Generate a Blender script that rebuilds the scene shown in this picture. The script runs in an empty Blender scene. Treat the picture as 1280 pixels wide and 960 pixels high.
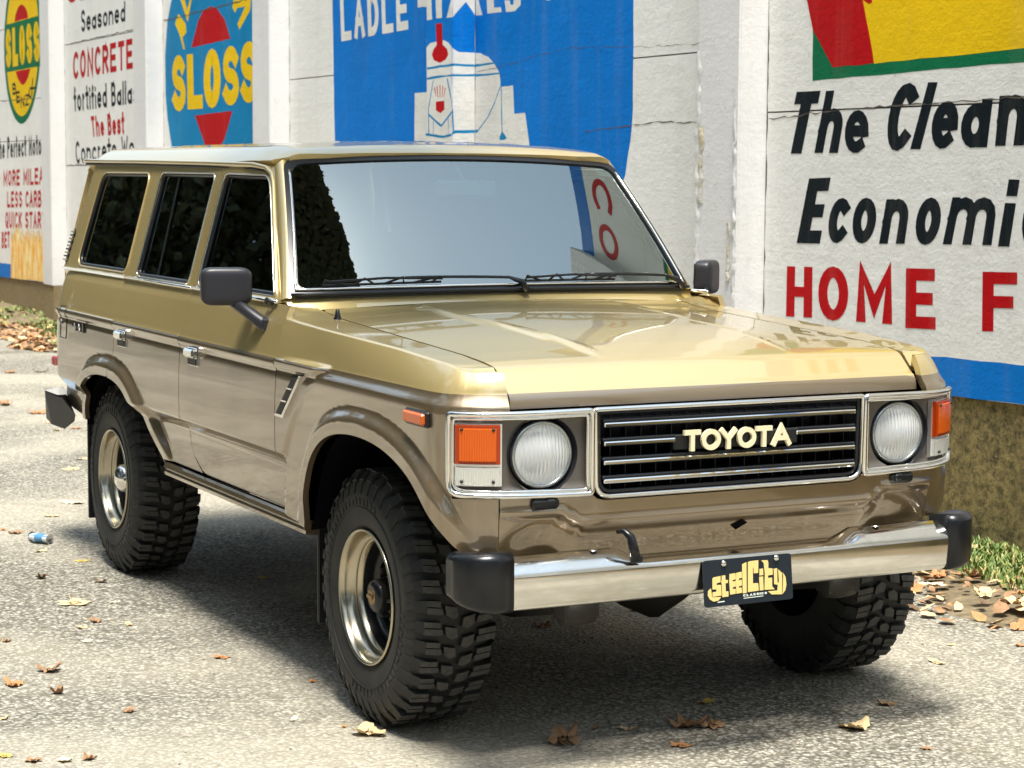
import bpy, bmesh, math, random
import numpy as np
from mathutils import Vector, Matrix
from mathutils.geometry import delaunay_2d_cdt
random.seed(7)
SC = bpy.context.scene
COL = SC.collection
PI = math.pi

# ---------------------------------------------------------------- camera
cam_d = bpy.data.cameras.new("camera"); cam = bpy.data.objects.new("camera", cam_d); COL.objects.link(cam)
r_ = Vector((0.45298726, 0.89149332, 0.00649696)); u_ = Vector((-0.09234109, 0.0396697, 0.9949369)); f_ = Vector((-0.88672187, 0.45129367, -0.10029133))
m = Matrix((( r_.x, u_.x, -f_.x, 5.7822), (r_.y, u_.y, -f_.y, -3.2794), (r_.z, u_.z, -f_.z, 1.6946), (0, 0, 0, 1)))
cam.matrix_world = m
cam_d.sensor_width = 36; cam_d.lens = 36 * 2601.39 / 1280; cam_d.shift_x = 0.00128
cam_d.clip_start = 0.1; cam_d.clip_end = 2000
cam_d.dof.use_dof = True; cam_d.dof.focus_distance = 6.6; cam_d.dof.aperture_fstop = 9.0
SC.camera = cam
# ---------------------------------------------------------------- sky and sun
SUN_EL, SUN_AZ = math.radians(73), math.radians(-26)      # azimuth measured from +x towards +y
W = bpy.data.worlds.new("World"); SC.world = W; W.use_nodes = True
nt = W.node_tree; nt.nodes.clear()
o = nt.nodes.new('ShaderNodeOutputWorld'); bg = nt.nodes.new('ShaderNodeBackground'); sky = nt.nodes.new('ShaderNodeTexSky')
sky.sky_type = 'NISHITA'; sky.sun_disc = False; sky.sun_elevation = SUN_EL; sky.sun_rotation = math.radians(90) - SUN_AZ
sky.air_density = 1.0; sky.dust_density = 3.0; sky.ozone_density = 1.0
hs = nt.nodes.new('ShaderNodeHueSaturation'); hs.inputs['Saturation'].default_value = 0.8; hs.inputs['Value'].default_value = 1.45
nt.links.new(sky.outputs[0], hs.inputs['Color']); tn = nt.nodes.new('ShaderNodeMix'); tn.data_type = 'RGBA'; tn.blend_type = 'MULTIPLY'; tn.inputs[0].default_value = 1; tn.inputs[7].default_value = (0.93, 1.0, 1.03, 1); nt.links.new(hs.outputs[0], tn.inputs[6])
# thin bright cloud veil over the blue
tcw = nt.nodes.new('ShaderNodeTexCoord'); nw = nt.nodes.new('ShaderNodeTexNoise'); nw.inputs['Scale'].default_value = 1.6; nw.inputs['Detail'].default_value = 5; nt.links.new(tcw.outputs['Generated'], nw.inputs['Vector'])
mr_ = nt.nodes.new('ShaderNodeMapRange'); mr_.inputs[1].default_value = .3; mr_.inputs[2].default_value = .7; mr_.inputs[3].default_value = .45; mr_.inputs[4].default_value = .72; nt.links.new(nw.outputs[0], mr_.inputs[0])
cl_ = nt.nodes.new('ShaderNodeMix'); cl_.data_type = 'RGBA'; nt.links.new(mr_.outputs[0], cl_.inputs[0]); nt.links.new(tn.outputs[2], cl_.inputs[6]); cl_.inputs[7].default_value = (4.5, 5.6, 6.3, 1); nt.links.new(cl_.outputs[2], bg.inputs[0])
bg.inputs[1].default_value = 0.11
nt.links.new(bg.outputs[0], o.inputs[0])
sd = bpy.data.lights.new("sun", 'SUN'); sd.energy = 3.9; sd.angle = math.radians(16); sd.color = (1.0, 0.95, 0.86)
sun = bpy.data.objects.new("sun", sd); COL.objects.link(sun)
dirv = Vector((math.cos(SUN_EL) * math.cos(SUN_AZ), math.cos(SUN_EL) * math.sin(SUN_AZ), math.sin(SUN_EL)))
sun.rotation_euler = dirv.to_track_quat('Z', 'Y').to_euler(); sun.location = dirv * 30
SC.view_settings.view_transform = 'Standard'; SC.view_settings.look = 'None'
SC.view_settings.exposure = 0.94; SC.view_settings.gamma = 1
SC.render.engine = 'CYCLES'

# ---------------------------------------------------------------- materials
M = {}
def mat(name, col, rough=0.5, metal=0.0, coat=0.0, spec=0.5, trans=0.0, ior=1.45, emit=None):
    m = bpy.data.materials.new(name); m.use_nodes = True
    b = m.node_tree.nodes['Principled BSDF']
    b.inputs['Base Color'].default_value = (*col, 1); b.inputs['Roughness'].default_value = rough
    b.inputs['Metallic'].default_value = metal; b.inputs['Coat Weight'].default_value = coat; b.inputs['Coat Roughness'].default_value = 0.03
    b.inputs['Specular IOR Level'].default_value = spec; b.inputs['Transmission Weight'].default_value = trans; b.inputs['IOR'].default_value = ior
    M[name] = m; return m
def N(m, t, **k):
    n = m.node_tree.nodes.new(t)
    for a, v in k.items():
        if a in n.inputs: n.inputs[a].default_value = v
        else: setattr(n, a, v)
    return n
def LK(m, a, b): m.node_tree.links.new(a, b)
def coords(m, kind='Object', scale=(1, 1, 1)):
    tc = N(m, 'ShaderNodeTexCoord'); mp = N(m, 'ShaderNodeMapping'); mp.inputs['Scale'].default_value = scale
    LK(m, tc.outputs[kind], mp.inputs[0]); return mp.outputs[0]
def noise(m, vec, scale, detail=6, rough=0.6, dist=0.0):
    n = N(m, 'ShaderNodeTexNoise', Scale=scale, Detail=detail, Roughness=rough, Distortion=dist); LK(m, vec, n.inputs['Vector']); return n.outputs[0]
def ramp(m, fac, stops):
    n = N(m, 'ShaderNodeValToRGB'); e = n.color_ramp.elements
    while len(e) < len(stops): e.new(0.5)
    for i, (p, c) in enumerate(stops):
        e[i].position = p; e[i].color = (*c, 1) if len(c) == 3 else c
    LK(m, fac, n.inputs[0]); return n.outputs[0]
def mixc(m, fac, a, b, mode='MIX'):
    n = N(m, 'ShaderNodeMix'); n.data_type = 'RGBA'; n.blend_type = mode
    if hasattr(fac, 'links'): LK(m, fac, n.inputs[0])
    else: n.inputs[0].default_value = fac
    for i, v in ((6, a), (7, b)):
        if hasattr(v, 'links'): LK(m, v, n.inputs[i])
        else: n.inputs[i].default_value = (*v, 1) if len(v) == 3 else v
    return n.outputs[2]
def bump(m, h, strength=0.3, dist=0.01, prev=None):
    n = N(m, 'ShaderNodeBump'); n.inputs['Strength'].default_value = strength; n.inputs['Distance'].default_value = dist
    LK(m, h, n.inputs['Height'])
    if prev is not None: LK(m, prev, n.inputs['Normal'])
    return n.outputs[0]
def B(m): return m.node_tree.nodes['Principled BSDF']
def setc(m, s): LK(m, s, B(m).inputs['Base Color'])
def setn(m, s): LK(m, s, B(m).inputs['Normal'])
def setr(m, s): LK(m, s, B(m).inputs['Roughness'])

# car paint: warm beige gold metallic
m = mat('paint', (0.49, 0.375, 0.195), 0.30, 0.50, 1.0, 0.5); B(m).inputs['Coat IOR'].default_value = 2.1; B(m).inputs['Coat Roughness'].default_value = 0.03
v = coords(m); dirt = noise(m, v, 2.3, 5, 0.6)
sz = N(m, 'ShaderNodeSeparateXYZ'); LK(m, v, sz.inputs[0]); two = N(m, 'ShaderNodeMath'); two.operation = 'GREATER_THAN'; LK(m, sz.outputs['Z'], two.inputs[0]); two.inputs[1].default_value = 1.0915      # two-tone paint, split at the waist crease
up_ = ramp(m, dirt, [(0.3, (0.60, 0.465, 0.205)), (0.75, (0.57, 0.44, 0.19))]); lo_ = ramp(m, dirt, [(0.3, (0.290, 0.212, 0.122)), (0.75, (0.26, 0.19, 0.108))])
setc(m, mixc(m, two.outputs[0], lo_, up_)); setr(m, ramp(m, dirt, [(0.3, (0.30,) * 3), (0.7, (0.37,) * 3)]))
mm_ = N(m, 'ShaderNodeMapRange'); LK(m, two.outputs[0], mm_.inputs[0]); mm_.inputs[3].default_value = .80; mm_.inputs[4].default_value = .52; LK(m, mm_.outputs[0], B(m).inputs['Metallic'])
wv = noise(m, v, 2.2, 1, 0.3); nn_ = bump(m, wv, 0.03, 0.02); setn(m, nn_); LK(m, nn_, B(m).inputs['Coat Normal'])
mat('chrome', (0.86, 0.85, 0.82), 0.07, 1.0)
m = mat('bumper_chrome', (0.80, 0.79, 0.75), 0.16, 1.0)
v = coords(m, scale=(1, 1, 3)); n1 = noise(m, v, 7, 7, 0.7, 0.6); setr(m, ramp(m, n1, [(0.3, (0.06,) * 3), (0.75, (0.24,) * 3)]))
setc(m, ramp(m, n1, [(0.3, (0.84, 0.83, 0.80)), (0.8, (0.62, 0.59, 0.52))]))
m = mat('alloy', (0.44, 0.40, 0.31), 0.22, 1.0)
mat('black_plastic', (0.007, 0.008, 0.010), 0.26)
mat('black_trim', (0.008, 0.009, 0.010), 0.45)
mat('mirror_plastic', (0.022, 0.022, 0.028), 0.40)
mat('dark_void', (0.004, 0.004, 0.005), 0.95, spec=0.05)
m = mat('rubber', (0.02, 0.021, 0.023), 0.62)
v = coords(m); n1 = noise(m, v, 9, 6, 0.65); setc(m, ramp(m, n1, [(0.35, (0.008, 0.010, 0.012)), (0.75, (0.030, 0.029, 0.025))]))
n2 = noise(m, v, 160, 3); setn(m, bump(m, n2, 0.25, 0.002))
m = mat('tread_rubber', (0.03, 0.03, 0.031), 0.7)
v = coords(m); n1 = noise(m, v, 30, 6, 0.7); setc(m, ramp(m, n1, [(0.3, (0.032, 0.034, 0.036)), (0.75, (0.095, 0.09, 0.08))]))
setn(m, bump(m, noise(m, v, 120, 3), 0.35, 0.003))
m = mat('seal', (0.01, 0.011, 0.013), 0.3)
mat('bezel_gray', (0.13, 0.115, 0.10), 0.42, 0.35)
mat('lamp_ring', (0.42, 0.44, 0.44), 0.25, 0.9)
mat('reflector', (0.95, 0.95, 0.93), 0.30, 0.85)
def glassmat(name, tint, ior, rough=0.0, bumpf=None):
    m = bpy.data.materials.new(name); m.use_nodes = True; t = m.node_tree; t.nodes.clear()
    out = t.nodes.new('ShaderNodeOutputMaterial'); mx = t.nodes.new('ShaderNodeMixShader'); tr = t.nodes.new('ShaderNodeBsdfTransparent'); gl = t.nodes.new('ShaderNodeBsdfGlossy')
    fr = t.nodes.new('ShaderNodeFresnel'); fr.inputs[0].default_value = ior; tr.inputs[0].default_value = (*tint, 1); gl.inputs['Roughness'].default_value = rough
    gl.inputs['Color'].default_value = (0.90, 1.0, 0.985, 1)
    t.links.new(fr.outputs[0], mx.inputs[0]); t.links.new(tr.outputs[0], mx.inputs[1]); t.links.new(gl.outputs[0], mx.inputs[2]); t.links.new(mx.outputs[0], out.inputs[0])
    M[name] = m; return m
glassmat('windshield_glass', (0.66, 0.92, 0.86), 3.7)
glassmat('tinted_glass', (0.05, 0.07, 0.08), 1.5)
m = mat('headlight_glass', (0.90, 0.92, 0.92), 0.12, trans=0.45, ior=1.35)
v = coords(m, scale=(1, 1, 1)); wv_ = N(m, 'ShaderNodeTexWave', Scale=28.0, Distortion=1.5); wv_.bands_direction = 'Y'; LK(m, v, wv_.inputs[0]); setn(m, bump(m, wv_.outputs[1], 0.5, 0.004))
def lens(name, col, tr):
    m = mat(name, col, 0.12, coat=0.25, trans=tr, ior=1.4); v = coords(m); w = N(m, 'ShaderNodeTexWave', Scale=55.0, Distortion=0.3); w.bands_direction = 'Y'
    LK(m, v, w.inputs[0]); setn(m, bump(m, w.outputs[1], 0.35, 0.003))
lens('amber_lens', (0.90, 0.15, 0.008), 0.35); lens('amber_rim', (0.42, 0.045, 0.004), 0.2); lens('clear_lens', (0.86, 0.86, 0.80), 0.55); lens('red_lens', (0.35, 0.015, 0.02), 0.1)
mat('cream_badge', (0.84, 0.75, 0.50), 0.3, coat=0.5)
mat('plate_black', (0.012, 0.018, 0.026), 0.3, coat=0.3)
mat('plate_gold', (0.78, 0.58, 0.22), 0.35)
mat('seat_cloth', (0.10, 0.085, 0.065), 0.85)
mat('interior', (0.05, 0.047, 0.042), 0.8)
mat('brass', (0.30, 0.20, 0.10), 0.4, 0.9)
mat('sticker', (0.75, 0.82, 0.72), 0.5)
m = mat('under_metal', (0.035, 0.032, 0.028), 0.6, 0.3)

# ---------------------------------------------------------------- helpers
def tag(o, label=None, cat=None, group=None, kind=None):
    if label: o['label'] = label
    if cat: o['category'] = cat
    if group: o['group'] = group
    if kind: o['kind'] = kind
    return o
def empty(name, loc=(0, 0, 0), parent=None, rot=(0, 0, 0)):
    o = bpy.data.objects.new(name, None); COL.objects.link(o); o.location = loc; o.rotation_euler = rot
    if parent: o.parent = parent
    return o
def mesh(name, vs, fs, mt, parent=None, smooth=False, normals=None, mats=None, midx=None):
    me = bpy.data.meshes.new(name); me.from_pydata([tuple(map(float, v)) for v in vs], [], fs)
    for mm in (mats or [mt]): me.materials.append(M[mm] if isinstance(mm, str) else mm)
    if midx is not None: me.polygons.foreach_set('material_index', midx)
    if smooth:
        me.polygons.foreach_set('use_smooth', [True] * len(me.polygons))
    if normals is not None: me.normals_split_custom_set_from_vertices(normals)
    o = bpy.data.objects.new(name, me); COL.objects.link(o)
    if parent: o.parent = parent
    return o
class MB:
    """collects shapes into one mesh"""
    def __init__(s): s.v = []; s.f = []; s.mi = []; s.sm = []
    def add(s, vs, fs, mi=0, smooth=False):
        b = len(s.v); s.v += [tuple(v) for v in vs]; s.f += [tuple(i + b for i in f) for f in fs]; s.mi += [mi] * len(fs); s.sm += [smooth] * len(fs); return s
    def box(s, c, d, mi=0, rot=None, bev=0.0):
        x, y, z = [k / 2 for k in d]
        if bev > 0:
            b = bev; vs = []
            for sx in (-1, 1):
                for sy in (-1, 1):
                    for sz in (-1, 1):
                        vs += [(sx * x, sy * (y - b), sz * (z - b)), (sx * (x - b), sy * y, sz * (z - b)), (sx * (x - b), sy * (y - b), sz * z)]
            bm = bmesh.new(); [bm.verts.new(q) for q in vs]; r = bmesh.ops.convex_hull(bm, input=bm.verts); bm.verts.index_update()
            vv = [tuple(q.co) for q in bm.verts]; ff = [tuple(k.index for k in f.verts) for f in bm.faces]; bm.free()
        else:
            vv = [(a * x, b_ * y, c_ * z) for a in (-1, 1) for b_ in (-1, 1) for c_ in (-1, 1)]
            ff = [(0, 1, 3, 2), (4, 6, 7, 5), (0, 4, 5, 1), (2, 3, 7, 6), (0, 2, 6, 4), (1, 5, 7, 3)]
        if rot is not None: vv = [rot @ Vector(q) for q in vv]
        return s.add([(q[0] + c[0], q[1] + c[1], q[2] + c[2]) for q in vv], ff, mi)
    def tube(s, pts, r, n=8, mi=0, closed=False, sq=None):
        P = [Vector(p) for p in pts]; k = len(P); rs = r if isinstance(r, (list, tuple)) else [r] * k
        vs = []; up = Vector((0, 0, 1))
        T = []
        for i in range(k):
            a = P[(i - 1) % k] if (closed or i > 0) else P[i]; b_ = P[(i + 1) % k] if (closed or i < k - 1) else P[i]
            T.append((b_ - a).normalized())
        nrm = T[0].cross(up)
        if nrm.length < 1e-3: nrm = T[0].cross(Vector((1, 0, 0)))
        nrm.normalize()
        for i in range(k):
            t = T[i]; nrm = (nrm - t * nrm.dot(t)).normalized(); bn = t.cross(nrm)
            for j in range(n):
                a = 2 * PI * (j + 0.5) / n; q = (1, 1) if sq is None else sq
                vs.append(P[i] + (nrm * math.cos(a) * q[0] + bn * math.sin(a) * q[1]) * rs[i])
        fs = []
        for i in range(k if closed else k - 1):
            for j in range(n):
                a = i * n + j; b_ = i * n + (j + 1) % n; c_ = ((i + 1) % k) * n + (j + 1) % n; d = ((i + 1) % k) * n + j
                fs.append((a, b_, c_, d))
        if not closed: fs += [tuple(range(n - 1, -1, -1)), tuple((k - 1) * n + j for j in range(n))]
        return s.add(vs, fs, mi, n > 5)
    def lathe(s, prof, n=48, axis='Y', c=(0, 0, 0), mi=0, a0=0, a1=2 * PI, smooth=True, flip=False):
        vs = []; full = abs(a1 - a0 - 2 * PI) < 1e-6; k = n if full else n + 1
        for i in range(k):
            a = a0 + (a1 - a0) * i / n; ca, sa = math.cos(a), math.sin(a)
            for r, h in prof:
                vs.append({'Y': (r * ca, h, r * sa), 'X': (h, r * ca, r * sa), 'Z': (r * ca, r * sa, h)}[axis])
        L = len(prof); fs = []
        for i in range(n):
            for j in range(L - 1):
                q = (i * L + j, i * L + j + 1, ((i + 1) % k) * L + j + 1, ((i + 1) % k) * L + j)
                fs.append(q[::-1] if flip else q)
        return s.add([(q[0] + c[0], q[1] + c[1], q[2] + c[2]) for q in vs], fs, mi, smooth)
    def prism(s, poly, F, d0, d1, mi=0):
        """poly: list of (a,b); F(a,b,d)->xyz"""
        n = len(poly); tri = delaunay_2d_cdt([Vector(p) for p in poly], [(i, (i + 1) % n) for i in range(n)], [], 1, 1e-7)
        vs, fs = tri[0], tri[2]; k = len(vs)
        V = [F(q[0], q[1], d1) for q in vs] + [F(q[0], q[1], d0) for q in vs]
        FF = [tuple(f) for f in fs] + [tuple(i + k for i in f)[::-1] for f in fs]
        b = len(V); V += [F(*p, d1) for p in poly] + [F(*p, d0) for p in poly]
        FF += [(b + i, b + n + i, b + n + (i + 1) % n, b + (i + 1) % n) for i in range(n)]
        return s.add(V, FF, mi)
    def build(s, name, mats, parent=None, label=None, cat=None, group=None, kind=None, fix=False):
        me = bpy.data.meshes.new(name); me.from_pydata([tuple(map(float, v)) for v in s.v], [], s.f)
        for mm in (mats if isinstance(mats, (list, tuple)) else [mats]): me.materials.append(M[mm] if isinstance(mm, str) else mm)
        me.polygons.foreach_set('material_index', s.mi); me.polygons.foreach_set('use_smooth', s.sm)
        if fix:
            bm = bmesh.new(); bm.from_mesh(me); bmesh.ops.recalc_face_normals(bm, faces=bm.faces); bm.to_mesh(me); bm.free()
        me.update(); o = bpy.data.objects.new(name, me); COL.objects.link(o)
        if parent: o.parent = parent
        return tag(o, label, cat, group, kind)
def copy_tree(o, parent=None):
    c = o.copy(); COL.objects.link(c); c.parent = parent
    for ch in list(o.children): copy_tree(ch, c)
    return c
def resample(poly, step, closed=True):
    out = []; n = len(poly)
    for i in range(n if closed else n - 1):
        a, b = np.array(poly[i], float), np.array(poly[(i + 1) % n], float); k = max(1, int(math.ceil(np.linalg.norm(b - a) / step)))
        for j in range(k): out.append(tuple(a + (b - a) * j / k))
    if not closed: out.append(tuple(poly[-1]))
    return out
def inside(P, x, y):
    c = np.zeros(len(x), bool); n = len(P)
    for i in range(n):
        x1, y1 = P[i]; x2, y2 = P[(i + 1) % n]
        if y1 == y2: continue
        k = ((y1 > y) != (y2 > y)) & (x < (x2 - x1) * (y - y1) / (y2 - y1) + x1); c ^= k
    return c
def rounded(poly, rad, n=5):
    out = []; k = len(poly)
    rr = rad if isinstance(rad, (list, tuple)) else [rad] * k
    for i in range(k):
        a, b, c = [np.array(poly[j % k], float) for j in (i - 1, i, i + 1)]
        if rr[i] <= 0: out.append(tuple(b)); continue
        u = (a - b) / np.linalg.norm(a - b); w = (c - b) / np.linalg.norm(c - b); d = rr[i]
        for j in range(n + 1):
            t = j / n; out.append(tuple((b + u * d) * (1 - t) ** 2 + 2 * b * t * (1 - t) + (b + w * d) * t * t))
    return out
def panel(name, outline, holes, F, step, mt, parent, mirror=False, lip=0.02, edge=0.0025, sub=None, label=None):
    """a sheet-metal panel: grid clipped to an outline in (u,v), lifted by F(u,v)->xyz arrays, with a rolled edge and an inward lip.
       mirror flips y.  outward = dF/du x dF/dv times sign chosen so that it is on the side where sgn>0"""
    bs = step if sub is None else sub
    loops = [resample(outline, bs)] + [resample(h, bs) for h in holes]
    pts = []; edges = []
    for L in loops:
        b = len(pts); pts += L; edges += [(b + i, b + (i + 1) % len(L)) for i in range(len(L))]
    A = np.array(outline); u0, v0 = A.min(0); u1, v1 = A.max(0)
    gu = np.arange(u0 + step * .5, u1, step); gv = np.arange(v0 + step * .5, v1, step)
    gx, gy = [q.ravel() for q in np.meshgrid(gu, gv)]
    k = inside(loops[0], gx, gy)
    for h in loops[1:]: k &= ~inside(h, gx, gy)
    gx, gy = gx[k], gy[k]
    bp_ = np.array(pts)
    keep = np.ones(len(gx), bool)
    for i in range(0, len(gx), 400):
        d = np.sqrt(((gx[i:i + 400, None] - bp_[None, :, 0]) ** 2 + (gy[i:i + 400, None] - bp_[None, :, 1]) ** 2)).min(1); keep[i:i + 400] = d > bs * 0.55
    allp = pts + list(zip(gx[keep], gy[keep]))
    r = delaunay_2d_cdt([Vector(p) for p in allp], edges, [], 0, 1e-7)
    V = np.array([tuple(p) for p in r[0]]); T = np.array([f for f in r[2] if len(f) == 3])
    cx, cy = V[T].mean(1)[:, 0], V[T].mean(1)[:, 1]
    k = inside(loops[0], cx, cy)
    for h in loops[1:]: k &= ~inside(h, cx, cy)
    T = T[k]
    def ev(U, Vv):
        return np.stack(F(U, Vv), 1)
    def nr(U, Vv):
        h = 0.0015; a = ev(U + h, Vv) - ev(U - h, Vv); b = ev(U, Vv + h) - ev(U, Vv - h); n = np.cross(a, b); return n / (np.linalg.norm(n, axis=1)[:, None] + 1e-12)
    P = ev(V[:, 0], V[:, 1]); n = nr(V[:, 0], V[:, 1])
    sgn_ = 1.0 if ((P - np.array([-1.4, 0, .9])) * n).sum(1).mean() > 0 else -1.0; n = n * sgn_
    # geometric orientation: make triangle winding agree with n
    g = np.cross(P[T[:, 1]] - P[T[:, 0]], P[T[:, 2]] - P[T[:, 0]])
    flipm = (g * n[T[:, 0]]).sum(1) < 0
    T[flipm] = T[flipm][:, ::-1]
    # lip
    be = []
    for L in loops:
        LA = np.array(L); Pb = ev(LA[:, 0], LA[:, 1]); nb = nr(LA[:, 0], LA[:, 1]) * sgn_; be.append((Pb, nb))
    vs = [P]; ns = [n]; fs = [tuple(t) for t in T]; base = len(P)
    for Pb, nb in be:
        k = len(Pb); tang = np.roll(Pb, -1, 0) - np.roll(Pb, 1, 0); side = np.cross(tang, nb); side /= (np.linalg.norm(side, axis=1)[:, None] + 1e-12)
        if loops and Pb is be[0][0]:
            # outward side = away from panel centroid
            pass
        rings = [(Pb, None), (Pb - nb * lip, None)]
        vs += [Pb, Pb - nb * lip]; ns += [side, side]
        for i in range(k):
            j = (i + 1) % k; fs.append((base + i, base + j, base + k + j, base + k + i))
        base += 2 * k
    VV = np.vstack(vs); NN = np.vstack(ns)
    if mirror:
        VV[:, 1] *= -1; NN[:, 1] *= -1; fs = [f[::-1] for f in fs]
    # lip normals: leave to flat shading by giving custom only to the sheet
    me = bpy.data.meshes.new(name); me.from_pydata(VV.tolist(), [], [tuple(int(i) for i in f) for f in fs]); me.materials.append(M[mt])
    sm = [True] * len(T) + [False] * (len(fs) - len(T)); me.polygons.foreach_set('use_smooth', sm)
    ln = np.zeros((len(me.loops), 3)); vi = np.empty(len(me.loops), int); me.loops.foreach_get('vertex_index', vi)
    nn = NN[vi]; nn[3 * len(T):] = 0
    me.normals_split_custom_set(nn.tolist())
    me.update(); o = bpy.data.objects.new(name, me); COL.objects.link(o); o.parent = parent
    if label: o['label'] = label
    return o
def ss(a, b, x):
    t = np.clip((x - a) / (b - a), 0, 1); return t * t * (3 - 2 * t)
def ip(x, xs, ys): return np.interp(x, xs, ys)
# stroke lettering --------------------------------------------------------
def arc(cx, cy, rx, ry, a0, a1, n=10): return [(cx + rx * math.cos(math.radians(a0 + (a1 - a0) * i / n)), cy + ry * math.sin(math.radians(a0 + (a1 - a0) * i / n))) for i in range(n + 1)]
def G():
    g = {}
    g['A'] = [[(0, 0), (.5, 1), (1, 0)], [(.2, .35), (.8, .35)]]
    g['B'] = [[(.0, 0), (.0, 1)], [(0, 1), (.55, 1)] + arc(.55, .76, .36, .24, 90, -90, 6) + [(0, .52)], [(.5, .52)] + arc(.58, .26, .42, .26, 90, -90, 6) + [(0, 0)]]
    g['C'] = [arc(.55, .5, .55, .5, 50, 310, 14)]
    g['D'] = [[(0, 0), (0, 1)], [(0, 1), (.4, 1)] + arc(.4, .5, .6, .5, 90, -90, 10) + [(0, 0)]]
    g['E'] = [[(0, 0), (0, 1)], [(0, 1), (.95, 1)], [(0, .5), (.85, .5)], [(0, 0), (1, 0)]]
    g['F'] = [[(0, 0), (0, 1)], [(0, 1), (1, 1)], [(0, .5), (.85, .5)]]
    g['G'] = [arc(.55, .5, .55, .5, 50, 330, 14) + [(1, .45), (.6, .45)]]
    g['H'] = [[(0, 0), (0, 1)], [(1, 0), (1, 1)], [(0, .5), (1, .5)]]
    g['I'] = [[(.5, 0), (.5, 1)]]
    g['K'] = [[(0, 0), (0, 1)], [(1, 1), (.05, .45)], [(.3, .6), (1, 0)]]
    g['L'] = [[(0, 1), (0, 0), (1, 0)]]
    g['M'] = [[(0, 0), (0, 1), (.5, .25), (1, 1), (1, 0)]]
    g['N'] = [[(0, 0), (0, 1), (1, 0), (1, 1)]]
    g['O'] = [arc(.5, .5, .5, .5, 90, 450, 20)]
    g['P'] = [[(0, 0), (0, 1)], [(0, 1), (.5, 1)] + arc(.5, .74, .5, .26, 90, -90, 8) + [(0, .48)]]
    g['Q'] = g['O'] + [[(.6, .3), (1, -.05)]]
    g['R'] = g['P'] + [[(.4, .48), (1, 0)]]
    g['S'] = [arc(.5, .75, .45, .25, 30, 270, 10)[:-1] + arc(.5, .25, .47, .25, 90, -150, 10)]
    g['T'] = [[(0, 1), (1, 1)], [(.5, 1), (.5, 0)]]
    g['U'] = [[(0, 1)] + arc(.5, .35, .5, .35, 180, 360, 8) + [(1, 1)]]
    g['V'] = [[(0, 1), (.5, 0), (1, 1)]]
    g['W'] = [[(0, 1), (.25, 0), (.5, .75), (.75, 0), (1, 1)]]
    g['Y'] = [[(0, 1), (.5, .5), (1, 1)], [(.5, .5), (.5, 0)]]
    g['Z'] = [[(0, 1), (1, 1), (0, 0), (1, 0)]]
    x = .62
    def sc(L, s=x): return [[(a, b * s) for a, b in l] for l in L]
    g['a'] = sc([arc(.5, .42, .48, .42, 60, 420, 16), [(1, 0), (1, .95)], ])
    g['c'] = sc(g['C']); g['o'] = sc(g['O']); g['s'] = sc(g['S'])
    g['e'] = sc([[(0.08, .52), (.92, .52)], arc(.5, .5, .5, .5, 0, 305, 14)])
    g['n'] = sc([[(0, 0), (0, 1)], arc(.5, .6, .5, .4, 180, 0, 8) + [(1, 0)]])
    g['m'] = sc([[(0, 0), (0, 1)], arc(.25, .65, .25, .35, 180, 0, 6) + [(.5, 0)], arc(.75, .65, .25, .35, 180, 0, 6) + [(1, 0)]])
    g['r'] = sc([[(0.1, 0), (0.1, 1)], arc(.5, .6, .4, .4, 180, 50, 6)])
    g['h'] = [[(0, 0), (0, 1)], arc(.5, .4, .5, .24, 180, 0, 8) + [(1, 0)]]
    g['l'] = [[(.5, 0), (.5, 1)]]
    g['i'] = [[(.5, 0), (.5, .50)], [(.5, .86), (.5, .90)]]
    g['d'] = [arc(.5, .3, .48, .3, 60, 420, 14), [(1, 0), (1, 1)]]
    g['b'] = [arc(.5, .3, .48, .3, 60, 420, 14), [(0, 0), (0, 1)]]
    g['t'] = [[(.5, 1), (.5, .05), (.85, 0)], [(-.35, .68), (1.35, .68)]]
    g['f'] = [[(.95, .95), (.6, 1), (.45, .85), (.45, 0)], [(-.35, .6), (1.25, .6)]]
    g['k'] = g['K']
    return g
GL = G()
WID = {'I': .25, 'l': .25, 'i': .25, 'm': 1.3, 'M': 1.15, 'W': 1.3, 'f': .55, 't': .6, 'r': .65, ' ': .5}
def ribbon(pts, w, asp):
    """stroke polyline -> left/right rails in glyph units; asp = cell width / height so that the stroke is even"""
    P = [np.array((p[0] * asp, p[1])) for p in pts]; n = len(P); closed = np.linalg.norm(P[0] - P[-1]) < 1e-4 and n > 4
    L, R = [], []
    if not closed:
        d0 = P[0] - P[1]; d1 = P[-1] - P[-2]; P[0] = P[0] + d0 / (np.linalg.norm(d0) + 1e-9) * w * .48; P[-1] = P[-1] + d1 / (np.linalg.norm(d1) + 1e-9) * w * .48
    for i in range(n):
        a = P[i - 1] if i > 0 else (P[-2] if closed else None); b = P[i + 1] if i < n - 1 else (P[1] if closed else None)
        da = (P[i] - a) if a is not None else (b - P[i]); db = (b - P[i]) if b is not None else da
        da = da / (np.linalg.norm(da) + 1e-9); db = db / (np.linalg.norm(db) + 1e-9)
        na = np.array((-da[1], da[0])); nb = np.array((-db[1], db[0])); m_ = na + nb; l = np.linalg.norm(m_)
        m_ = na if l < .3 else m_ / l; k = 1 / max(.45, float(m_ @ na))
        L.append((P[i] + m_ * w / 2 * k)); R.append((P[i] - m_ * w / 2 * k))
    return [(q[0] / asp, q[1]) for q in L], [(q[0] / asp, q[1]) for q in R]
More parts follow.
